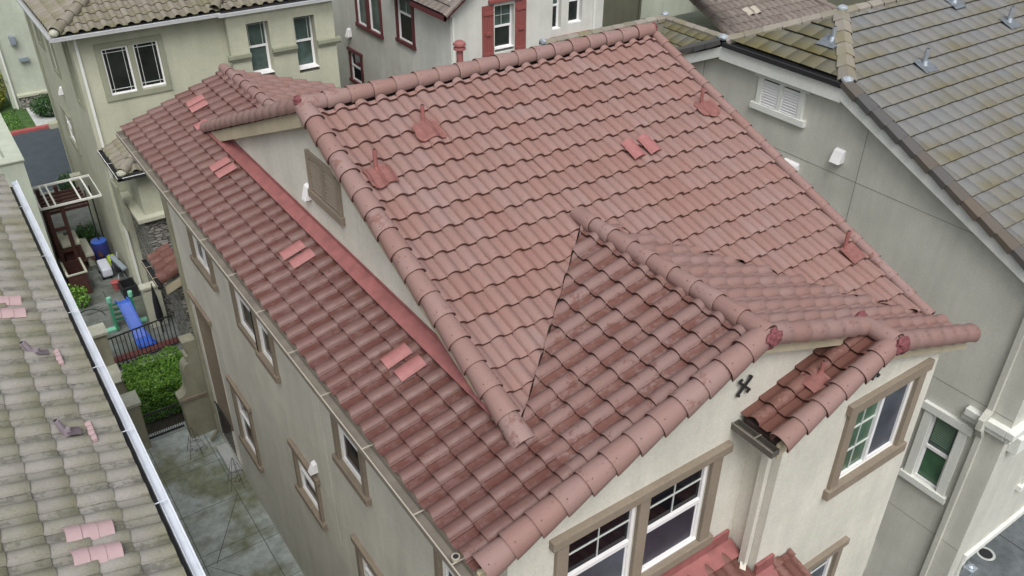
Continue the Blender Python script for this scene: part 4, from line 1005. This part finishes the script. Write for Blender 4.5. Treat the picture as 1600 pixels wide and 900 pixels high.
# roof
RE = -1.0
tile_field('roof_slope', FT, R_, (RX-.20, RE, zf(RE)), (1, 0, 0), (0, 1, 0), RS, 52, 21,
           [[(RX-.12, RE), (27, RE), (27, YC), (11.35, YC), (RX-.12, 3.74)]], w_=.33, e=.345, flat=True, thick=.044, seed=81, label='bluish grey main slope')
tile_field('roof_slope', FTM, R_, (RX-.12, YC+1.6, ZE), (0, -1, 0), (1, 0, 0), .42, 10, 6, [[(RX-.12, 3.78), (11.33, YC), (RX-.12, 6.56)]], w_=.33, e=.37, flat=True, thick=.044, seed=82, label='mossy clipped hip face')
ru = MB()
ru.prism([(RX-.1, RE+.03, zf(RE+.03)-.03), (27, RE+.03, zf(RE+.03)-.03), (27, YC, ZC-.03), (11.4, YC, ZC-.03), (RX-.1, 3.75, ZE-.03)], (0, 0, -.06))
ru.prism([(RX-.1, 6.55, ZE-.03), (11.4, YC, ZC-.03), (27, YC, ZC-.03), (27, 11, zf(11)-.03), (RX-.1, 11, zf(11)-.03)], (0, 0, -.06))
ru.prism([(RX-.1, 3.78, ZE-.03), (11.4, YC, ZC-.03), (RX-.1, 6.56, ZE-.03)], (0, 0, -.05)); ru.build('roof_underlay', M['dark'], R_)
caps('hip_caps', FC, R_, (RX-.08, 3.78, ZE+.03), (11.36, YC, ZC+.04), rad=.15, e=.33, seed=83, flat=True)
caps('hip_caps', FC, R_, (RX-.08, 6.56, ZE+.03), (11.36, YC, ZC+.04), rad=.13, e=.38, seed=84, flat=True)
caps('ridge_caps', FC, R_, (11.36, YC, ZC+.04), (27, YC, ZC+.04), rad=.13, e=.38, seed=85, flat=True)
caps('rake_caps', FCD, R_, (RX-.13, RE, zf(RE)+.02), (RX-.13, 3.74, ZE+.02), rad=.14, e=.345, seed=86, flat=True)
caps('rake_caps', FCD, R_, (RX-.13, 10.9, zf(10.9)+.02), (RX-.13, 6.58, ZE+.02), rad=.14, e=.345, seed=87, flat=True)
for i_, P in enumerate(((RX-.12, 3.76, ZE+.04), (RX-.12, 6.60, ZE+.05), (11.38, YC, ZC+.08))): mortar(R_, P, .10, (1, 1, .6), mat='lead', name='lead_saddle', seed=i_)
fb = MB()
def fas(a, b, h_=.20, dz=-.10):
    a = V3(a); b = V3(b); fb.prism([a+V3((0, 0, dz)), b+V3((0, 0, dz)), b+V3((0, 0, dz-h_)), a+V3((0, 0, dz-h_))], (.14, 0, 0))
fas((RX-.20, RE, zf(RE)-.02), (RX-.20, 3.76, ZE-.02)); fas((RX-.19, 3.76, ZE-.02), (RX-.19, 6.58, ZE-.02), .24); fas((RX-.20, 6.58, ZE-.02), (RX-.20, 10.9, zf(10.9)-.02))
fb.build('fascia', M['offwhite'], R_, bevel=.006)
MB().box((RX-.25, 3.8, ZE-.09), (RX-.192, 6.5, ZE-.005)).build('gutter', M['iron'], R_)
nR = (0, -RS, 1); uR = (0, 1, RS)
for i_, (x, y) in enumerate(((11.90, 3.62), (15.25, 3.98), (14.4, 4.75))):
    roofpipe(R_, (x, y, zf(y)+.03), nR, uR, h=.30, r=.04, mat='galv', fmat='lead', fs=.34, seed=i_, flatplate=True)
roofpipe(R_, (RX+.62, 4.72, ZE+.72*.42+.03), (-.42, 0, 1), (1, 0, .42), h=.26, r=.04, mat='galv', fmat='lead', fs=.34, seed=9, flatplate=True)

# ============================================================ REAR MOSSY-ROOF HOUSE
E_ = thing('mossy_roof_house', 'house behind the grey one with mossy flat tiles past the pink ridge end', 'house', (13, 16, G))
tile_field('roof_slope', FTM, E_, (12.2, 16, -.98), (0, -1, 0), (1, 0, 0), .4, 28, 8, [[(12.2, 10), (14.65, 10), (14.65, 13.0), (12.2, 10.6)], [(12.2, 8), (14.65, 8), (14.65, 10), (12.2, 10)]], w_=.33, e=.45, flat=True, thick=.03, seed=91)
tile_field('roof_slope', FTM, E_, (10.2, 10.6, -.98), (1, 0, 0), (0, 1, 0), .4, 14, 7, [[(10.4, 10.6), (12.2, 10.6), (14.65, 13.0), (10.4, 13.0)]], w_=.33, e=.40, flat=True, thick=.03, seed=92)
caps('ridge_caps', FC, E_, (10.36, 13.0, .03), (14.65, 13.0, .03), rad=.14, e=.40, seed=93, flat=True)
caps('ridge_caps', FC, E_, (14.65, 8.5, .03), (14.65, 13.0, .03), rad=.14, e=.40, seed=94, flat=True)
mortar(E_, (14.68, 13.05, .08), .11, (1, 1, .6), mat='lead', name='lead_saddle', seed=1); mortar(E_, (10.34, 12.95, .05), .10, (.8, 1, .9), mat='lead', name='lead_saddle', seed=2)
eb = MB(); eb.prism([(14.65, 8, -.05), (14.65, 13.02, -.05), (17.5, 13.02, -1.2), (17.5, 8, -1.2)], (0, 0, -.05)); eb.prism([(10.4, 13.02, -.05), (14.6, 13.02, -.05), (14.6, 15.6, -1.1), (10.4, 15.6, -1.1)], (0, 0, -.05))
eb.prism([(12.2, 8, -1.05), (14.65, 8, -.07), (14.65, 13, -.07), (12.2, 10.6, -1.05)], (0, 0, -.05)); eb.build('roof_underlay', M['dark'], E_)
MB().box((10.7, 10.9, G), (17.2, 15.3, -1.2)).build('wall', M['greywall'], E_)

# ============================================================ BACKGROUND HOUSES (top middle)
K1 = thing('brown_roof_house', 'background house with brown barrel tile hip roof and two paler new tiles', 'house', (25, 21, G))
kz = -2.2; ax, ay = 22.4, 20.6          # apex
bx0, bx1, by0 = 17.5, 28.5, 15.0
az = kz+.40*(ay-by0)-.35
tile_field('roof_slope', BT, K1, (16.0, by0, kz-.6), (1, 0, 0), (0, 1, 0), .42, 38, 14, [[(21.0, by0), (27.5, by0), (24.8, 20.2), (21.0, 20.2)]], w_=.33, e=.40, seed=95, thick=.03)
tile_field('roof_slope', BT, K1, (18.4, 21, -1.67), (0, -1, 0), (1, 0, 0), .42, 18, 8, [[(19.9, 16.1), (21.0, 15.0), (21.0, 20.2), (19.9, 18.4)]], w_=.33, e=.40, seed=96, thick=.03)
caps('hip_caps', BT, K1, (21.0, 15.0, -2.74), (21.0, 20.2, -.56), rad=.15, e=.42, seed=97)
caps('hip_caps', BT, K1, (27.4, 15.1, -2.70), (24.8, 20.2, -.58), rad=.13, e=.42, seed=98)
for x in (22.8, 23.2): loose_tile(K1, (x, 16.9, -2.0), (1, 0, 0), (0, 1, 0), .42, w_=.45, L=.40, mat='gutter_lip', name='replacement_tile')
MB().box((18.8, 16.0, G), (27, 20.5, -2.9)).build('wall', M['palegreen'], K1)
K2 = thing('olive_house', 'shaded olive stucco wall with a downspout between white house and brown roof', 'house', (21, 27, G))
MB().box((17.4, 23.0, G), (23.1, 34, 6)).build('wall', M['olive'], K2); MB().box((22.95, 22.90, G), (23.05, 22.998, 3)).build('downspout', M['olive'], K2)
fro = frY(23.0); window(K2, fro, 21.6, 22.3, -1.55, .2, 'offwhite', tw=.08, ear=0, up_mat='gl_teal', lo_mat='gl_teal', grid=None)
K3 = thing('sage_house', 'pale sage stucco wall behind the brown hip roof at the top edge', 'house', (30, 30, G))
MB().box((23.4, 26.0, G), (48, 38, 7)).build('wall', M['palegreen'], K3)
MB().box((35.5, 25.9, G), (35.6, 25.998, 7)).build('downspout', M['offwhite'], K3)
K4 = thing('gabled_house', 'distant olive house with white fascia and downpipe above the grey ridge', 'house', (34, 18, G))
MB().box((29.2, 18.6, G), (44, 25, 1.2)).build('wall', M['olive'], K4)
MB().box((28.8, 18.3, -.2), (44, 18.59, .1)).build('fascia', M['offwhite'], K4)
MB().box((29.0, 18.45, G), (29.15, 18.6, 0)).build('downspout', M['offwhite'], K4)

# house across the street
K5 = thing('house_across_street', 'pale stucco house across the street with ledgestone base and wall lamp', 'house', (5, 45, G))
MB().box((-.10, 40.6, G), (14, 50, 8)).build('wall', M['palegreen'], K5)
MB().box((-6, 43.4, G), (-.1, 50, 8)).build('wall', M['palegreen'], K5)
MB().box((.25, 40.35, G), (2.6, 40.6, -7.9)).build('stone_base', M['stone'], K5); MB().box((.2, 40.28, -7.9), (2.6, 40.6, -7.80)).build('ledge', M['greenwall'], K5)
MB().box((.05, 40.45, G), (.13, 40.598, 3)).build('downspout', M['offwhite'], K5)
MB().box((.75, 40.40, -6.30), (1.15, 40.60, -6.15)).build('number_plate', M['greypl'], K5)
wlamp = MB(); wlamp.box((.60, 40.35, -5.5), (.85, 40.59, -5.1)); wlamp.build('wall_lamp', M['greypl'], K5, bevel=.03)

# ============================================================ GARDEN THINGS
def stucco_post(x, y, h_, w_, label):
    t = thing('gate_post', label, 'gate post', (x, y, G), 'stucco posts along the alley')
    MB().box((x-w_/2, y-w_/2, G), (x+w_/2, y+w_/2, G+h_-.09)).build('shaft', M['postst'], t, bevel=.015)
    MB().box((x-w_/2-.05, y-w_/2-.05, G+h_-.09), (x+w_/2+.05, y+w_/2+.05, G+h_)).build('cap', M['postcap'], t, bevel=.01)
    return t
stucco_post(-1.32, 17.15, 1.65, .44, 'tan stucco post at the left end of the black picket fence')
stucco_post(-1.36, 13.92, 1.50, .46, 'tan stucco post beside the gate at the near end of the hedge')
lwll = thing('low_wall', 'low tan stucco garden wall between the far post and the hedge', 'wall', (-.3, 16.7, G))
m = MB(); m.box((-1.55, 16.10, G), (-1.10, 17.0, G+.50)); m.box((-1.10, 16.10, G), (.45, 16.45, G+.502)); m.build('wall', M['postst'], lwll, bevel=.01)
m = MB(); m.box((-1.58, 16.07, G+.50), (-1.07, 16.98, G+.55)); m.box((-1.07, 16.07, G+.502), (.45, 16.48, G+.552)); m.build('coping', M['postcap'], lwll, bevel=.01)
# iron fence
fe = thing('iron_fence', 'black iron picket fence standing in front of the blue slide', 'fence', (-.1, 17.7, G))
m = MB(); a_, b_ = V3((-1.08, 17.40, G)), V3((.72, 17.60, G))
for k in range(17):
    p = a_.lerp(b_, k/16); m.bar(p+V3((0, 0, .08)), p+V3((0, 0, 1.08)), .022, .022, (0, 1, 0))
m.build('pickets', M['iron'], fe)
for z_ in (1.08, .10): MB().bar(a_+V3((0, 0, z_)), b_+V3((0, 0, z_)), .04, .03).build('rail', M['iron'], fe)
o = MB().box((-1.1, 17.72, G), (.8, 18.0, G+.05)).build('brick_edging', M['brick']); tag(o, 'red brick edging strip under the picket fence', 'edging')
o = MB().box((-1.1, 17.1, G-.02), (.7, 17.3, G+.02)).build('path', M['concrete_lt']); o['kind'] = 'structure'
gr = leaf_mesh('ground_cover', M['leafd'], lambda r: (V3((r.uniform(-1.1, .6), r.uniform(16.6, 17.15), G+r.uniform(0, .10))), r.uniform(.3, 1)), 1800, .03, 3); gr['kind'] = 'stuff'; gr['label'] = 'low green planting strip between the low wall and picket fence'; gr['category'] = 'ground cover'
# hedge
def hedge_s(r):
    u, v, w_ = r.random(), r.random(), r.random()
    x, y, z = -1.05+1.5*u, 14.55+1.50*v, G+.1+1.05*w_
    f = r.random()
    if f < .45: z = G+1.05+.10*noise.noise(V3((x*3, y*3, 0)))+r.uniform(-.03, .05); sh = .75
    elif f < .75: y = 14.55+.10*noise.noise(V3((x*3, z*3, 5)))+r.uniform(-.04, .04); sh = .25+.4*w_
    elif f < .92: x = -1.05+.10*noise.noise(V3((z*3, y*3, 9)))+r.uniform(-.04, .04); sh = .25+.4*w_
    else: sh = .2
    k = noise.noise(V3((x*5, y*5, z*5)))*.5
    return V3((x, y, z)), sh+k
hd = thing('hedge', 'clipped bright green hedge between the two stucco posts', 'hedge', (-.3, 15.2, G))
leaf_mesh('foliage', M['leaf'], hedge_s, 11000, .034, 5, hd)
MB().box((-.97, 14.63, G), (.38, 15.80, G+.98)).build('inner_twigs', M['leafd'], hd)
# scroll wall
sc = thing('scroll_wall', 'curved scroll stucco wall end beside the house corner downspout', 'wall', (.2, 13.7, G))
pts = [(.44, G), (-.20, G), (-.22, G+1.20), (-.27, G+1.22), (-.27, G+1.34), (-.20, G+1.36)]
for k in range(13):
    t_ = k/12; pts.append((-.20+.36*(t_+.16*math.sin(2*math.pi*t_)), G+1.36+.95*(t_-.10*math.sin(2*math.pi*t_))))
pts += [(.16, G+2.33), (.12, G+2.36), (.12, G+2.48), (.19, G+2.50), (.19, G+2.64), (.14, G+2.68), (.12, G+2.90), (.44, G+2.90)]
MB().prism([(x, 13.42, z) for x, z in pts], (0, .34, 0)).build('wall', M['postst'], sc, bevel=.008)
MB().box((-.22, 13.37, G+1.22), (.44, 13.419, G+1.30)).build('string_course', M['cream_trim'], sc)
# low gate rail
gt_ = thing('metal_gate', 'dark low metal gate between the near post and the scroll wall', 'gate', (-.6, 13.95, G))
m = MB()
for k in range(16): m.bar((-1.08+.056*k, 13.95, G+.08), (-1.08+.056*k, 13.95, G+.80), .012, .012, (0, 1, 0))
m.build('bars', M['iron'], gt_)
for z_ in (.82, .08): MB().bar((-1.12, 13.95, G+z_), (-.22, 13.95, G+z_), .04, .033).build('rail', M['iron'], gt_)
# trellis cones
def trellis(x, y, label):
    t = thing('trellis', label, 'plant support', (x, y, G), 'wire plant frames in the alley'); m = MB()
    for k in range(5):
        a = 2*math.pi*k/5; p = V3((x+.26*math.cos(a), y+.26*math.sin(a), G)); m.tube([p, V3((x+.05*math.cos(a), y+.05*math.sin(a), G+.75)), V3((x, y, G+.85))], .0045, 5)
    for h_, r_ in ((.25, .20), (.5, .13)): m.tube([V3((x+r_*math.cos(q*math.pi/6), y+r_*math.sin(q*math.pi/6), G+h_)) for q in range(13)], .0035, 5)
    m.build('wire_frame', M['twig'], t)
    def s(r): return V3((x+r.gauss(0, .08), y+r.gauss(0, .08), G+abs(r.gauss(0, .25)))), .3
    leaf_mesh('dry_stems', M['twig'], s, 40, .022, int(x*10)+50, t)['kind'] = 'stuff'
trellis(-.25, 12.85, 'plant support: thin wire frame in front of the scroll wall'); trellis(.22, 11.25, 'thin wire plant frame against the house wall under the side window')
# slide
sd_ = thing('toy_slide', 'blue and green plastic toddler slide on the patio', 'slide', (-.2, 19, G))
m = MB(); pts = []
prof = [(19.35, .98), (19.2, .96), (18.9, .72), (18.6, .40), (18.35, .18), (18.1, .10), (17.95, .10)]
for i in range(len(prof)-1):
    (ya, za_), (yb2, zb2) = prof[i], prof[i+1]; wa = .17+.0*i; wa = .16 if i < 4 else .16+.03*(i-3); wb = .16 if i+1 < 4 else .16+.03*(i+1-3)
    xo = -.25+.035*i; xo2 = -.25+.035*(i+1)
    m.add([(xo-wa, ya, G+za_), (xo+wa, ya, G+za_), (xo2+wb, yb2, G+zb2), (xo2-wb, yb2, G+zb2), (xo-wa, ya, G+za_-.03), (xo+wa, ya, G+za_-.03), (xo2+wb, yb2, G+zb2-.03), (xo2-wb, yb2, G+zb2-.03)], [(0, 1, 2, 3), (7, 6, 5, 4), (0, 3, 7, 4), (1, 5, 6, 2), (0, 4, 5, 1), (3, 2, 6, 7)])
    for s_, q in ((-1, -wa), (1, wa)):
        qb = wb*s_; m.bar((xo+q, ya, G+za_+.04), (xo2+qb, yb2, G+zb2+.04), .035, .09)
m.build('chute', M['bluepl'], sd_, bevel=.006)
for s_ in (-1, 1):
    m = MB(); x = -.27+.27*s_
    m.prism([(x, 19.75, G+.08), (x, 19.25, G+.08), (x, 19.22, G+1.15), (x, 19.30, G+1.22), (x, 19.42, G+1.15)], (.06*s_, 0, 0)); m.build('side_panel', M['greenpl'], sd_, bevel=.01)
    m = MB(); m.bar((x-.05*s_, 19.45, G+.05), (x+.32*s_, 19.45, G+.05), .18, .09); m.build('foot', M['mintpl'], sd_, bevel=.03)
    MB().tube([(x+.03*s_, 19.28, G+1.08), (x+.03*s_, 19.28, G+1.24)], .07, 12).build('handle', M['mintpl'], sd_, smooth=True)
m = MB()
for k in range(4): m.box((-.50, 19.40+.07*k, G+.85-.22*k), (-.04, 19.48+.07*k, G+.89-.22*k))
m.build('steps', M['greenpl'], sd_)
# pergola
pg = thing('pergola', 'dark redwood arbour with white aluminium roof frame beside the mint wall', 'pergola', (-.4, 24.2, G))
m = MB(); ph = G+2.6
for p in ((-1.28, 23.3), (.50, 23.3)): pass
m.bar((-1.30, 23.30, ph), (.50, 23.30, ph), .06, .06); m.bar((-1.30, 25.06, ph), (.50, 25.06, ph), .06, .06)
for x in (-1.30, -1.05, -.86, -.12, .16-.0+.05, .50)[:]: m.bar((x, 23.30, ph), (x, 25.06, ph), .05, .055, (0, 0, 1))
m.build('roof_frame', M['offwhite'], pg)
m = MB()
for p in ((-1.15, 23.4), (-.72, 23.4), (-1.15, 24.9), (-.60, 24.9)): m.box((p[0]-.06, p[1]-.06, G), (p[0]+.06, p[1]+.06, ph-.03))
for z in (.9, 1.7): m.box((-1.15, 23.36, G+z), (-.72, 23.44, G+z+.10))
for k in range(6): m.box((-1.2, 23.5+.28*k, ph-.35), (.1, 23.58+.28*k, ph-.27))
for k in range(5): m.bar((-1.0+.25*k, 23.4, G+.4), (-1.0+.25*k, 24.9, G+.4), .12, .03)
m.build('timber_frame', M['wood_red'], pg)
m = MB(); m.box((.1, 24.0, ph-1.9), (.14, 24.04, ph-.03)); m.box((.3, 24.3, ph-2.4), (.34, 24.34, ph-.03)); m.build('pole', M['iron'], pg)
def simple(name, label, cat, mb, mat, **k):
    o = mb.build(name, M[mat], None, **k); return tag(o, label, cat)
t = thing('planter_box', 'dark open timber planter with pale rim under the arbour', 'planter', (-.9, 22.5, G))
m = MB(); m.box((-1.25, 21.95, G), (-.70, 22.0, G+.8)); m.box((-1.25, 22.9, G), (-.70, 22.95, G+.8)); m.box((-1.25, 22.0, G), (-1.20, 22.9, G+.8)); m.box((-.75, 22.0, G), (-.70, 22.9, G+.8)); m.box((-1.2, 22.0, G+.1), (-.75, 22.9, G+.3)); m.build('box', M['wood_red'], t)
m = MB(); m.box((-1.28, 21.92, G+.8), (-.67, 21.98, G+.84)); m.box((-1.28, 21.98, G+.8), (-1.22, 22.95, G+.84)); m.box((-.73, 21.98, G+.8), (-.67, 22.95, G+.84)); m.build('rim', M['postcap'], t)
t = thing('barbecue', 'cream lidded barbecue box under the white arbour frame', 'barbecue', (-.75, 23.9, G))
MB().box((-1.02, 23.5, G), (-.50, 24.4, G+1.0)).build('cabinet', M['wood_red'], t); MB().box((-1.04, 23.48, G+1.0), (-.48, 24.42, G+1.12)).build('lid', M['postcap'], t, bevel=.03); MB().box((-.85, 24.15, G+1.12), (-.65, 24.35, G+1.14)).build('vent', M['iron'], t)
simple('garden_bench', 'pale bench slab beside the small patio shrub', 'bench', MB().box((-.45, 23.6, G+.42), (-.18, 24.9, G+.5)).box((-.42, 23.7, G), (-.2, 23.8, G+.42)).box((-.42, 24.7, G), (-.2, 24.8, G+.42)), 'postcap')
t = thing('barrel', 'navy blue plastic barrel standing by the green house wall', 'barrel', (.13, 24.0, G))
MB().lathe((.10, 24.0, G), [(.22, 0), (.26, .1), (.27, .35), (.26, .62), (.24, .68)], 20).build('body', M['navy'], t, smooth=True); MB().lathe((.10, 24.0, G+.68), [(.25, 0), (.25, .03), (.20, .04)], 20).build('rim', M['bluepl'], t, smooth=True)
def bush(name, label, c, r, h_, mat, n, seed, sz=.04):
    def s(rn):
        a, b = rn.uniform(0, 2*math.pi), rn.random()**.5; z = rn.random(); q = math.sqrt(max(0, 1-(2*z-1)**2))
        rr_ = (.7+.3*rn.random())*(1+.35*noise.noise(V3((math.cos(a)*2, math.sin(a)*2, z*3+seed))))
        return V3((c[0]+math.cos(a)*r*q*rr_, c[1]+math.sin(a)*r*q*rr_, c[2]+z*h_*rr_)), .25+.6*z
    t = thing(name, label, 'shrub', c); leaf_mesh('foliage', M[mat], s, n, sz, seed, t)
    MB().tube([c, (c[0]+.02, c[1], c[2]+h_*.5)], .03, 6).build('stem', M['twig'], t); return t
bush('shrub', 'small dark green shrub growing behind the bench on the patio', (-.10, 25.2, G), .45, .75, 'leafd', 2600, 11)
bush('shrub', 'round dark shrub by the street corner of the green house', (.25, 30.1, G), .35, .7, 'leafd', 1500, 12)
bush('shrub', 'clipped dark green box shrub against the stone base across the street', (1.25, 38.9, G), .75, 1.0, 'leafd', 4200, 13, .05)
bush('shrub', 'tall yellow green shrub at the left picture edge across the street', (-1.05, 40.9, G), .95, 2.6, 'leafy', 5200, 14, .06)
bush('shrub', 'small fern growing by the mint wall beside the grey roof gutter', (-1.15, 21.3, G), .30, .8, 'leaf', 500, 15, .05)
lawn = leaf_mesh('lawn', M['leaf'], lambda r: (V3((r.uniform(-6, -.1), r.uniform(37.7, 40.2), G+r.uniform(0, .09))), r.uniform(0, .6)), 9000, .05, 21); lawn['kind'] = 'stuff'; lawn['label'] = 'green grass strip behind the red kerb'; lawn['category'] = 'grass'
sheet('far_lawn_soil', -40, .4, 37.6, 60, G+.05, 'grassm')
# clutter
t = thing('toy_car', 'white ride-on toy car with a lime seat on the patio', 'toy', (.05, 22.9, G))
MB().box((-.22, 22.45, G+.12), (.10, 23.25, G+.42)).build('body', M['whitepl'], t, bevel=.06); MB().box((.10, 22.75, G+.30), (.34, 23.15, G+.55)).build('seat', M['limepl'], t, bevel=.06)
for y in (22.6, 23.1): MB().tube([(-.26, y, G+.12), (-.20, y, G+.12)], .12, 14).build('wheel', M['black_pl'], t)
t = thing('pushchair', 'black folded pushchair with grey canopy next to the white toy car', 'pushchair', (.25, 22, G))
MB().box((.12, 22.1, G+.35), (.42, 22.6, G+.65)).build('seat', M['black_pl'], t, bevel=.08); MB().bar((.20, 22.55, G+.75), (.38, 21.75, G+.62), .16, .10).build('canopy', M['greypl'], t, bevel=.02)
m = MB(); m.bar((.15, 22.1, G+.05), (.4, 22.7, G+.8), .025, .025); m.bar((.42, 22.1, G+.05), (.15, 22.7, G+.8), .025, .025); m.build('frame', M['greypl'], t)
simple('storage_crate', 'open black crate with pale rim behind the green slide', 'crate', MB().box((.05, 20.95, G), (.50, 21.0, G+.4)).box((.05, 21.5, G), (.50, 21.55, G+.4)).box((.05, 21, G), (.09, 21.5, G+.4)).box((.46, 21, G), (.50, 21.5, G+.4)).box((.05, 21, G+.02), (.5, 21.5, G+.05)), 'black_pl')
simple('plant_pot', 'small terracotta coloured pot beside the black pushchair', 'pot', MB().lathe((.0, 21.75, G), [(.09, 0), (.14, .28), (.15, .30), (.12, .31)], 16), 'redkerb', smooth=True)
simple('garden_hose', 'thin dark hose looped on the patio beside the white gutter', 'hose', MB().tube([(-1.1+.42*math.cos(q*.35)*(1-.01*q), 20.4+.62*math.sin(q*.35), G+.02) for q in range(17)], .014, 6), 'black_pl', smooth=True)
t = thing('patio_umbrella', 'closed dark umbrella leaning in the corner behind the fence', 'umbrella', (.55, 18.4, G))
MB().lathe((.55, 18.5, G+.4), [(.05, 0), (.11, .15), (.08, .8), (.02, 1.25)], 10).build('canopy', M['black_pl'], t, smooth=True); MB().tube([(.55, 18.5, G), (.55, 18.5, G+1.75)], .015, 8).build('pole', M['iron'], t)
t = thing('planter_column', 'square tan stucco planter column beside the stone wall', 'planter', (.6, 19.0, G))
MB().box((.32, 18.9, G), (.82, 19.15, G+1.35)).build('column', M['greenwall'], t, bevel=.01); MB().box((.28, 18.86, G+1.35), (.86, 19.19, G+1.42)).build('cap', M['postcap'], t)
# drain in the driveway
t = thing('drain_cover', 'round drain cover set in the garage driveway', 'drain', (13.13, -.16, G+.004))
MB().lathe((13.13, -.16, G+.004), [(.20, 0), (.20, .012), (.15, .013), (.15, .006)], 28).build('ring', M['concrete_lt'], t, smooth=True); MB().lathe((13.13, -.16, G+.006), [(.148, 0), (.145, .006), (.02, .007)], 24).build('grate', M['iron'], t)
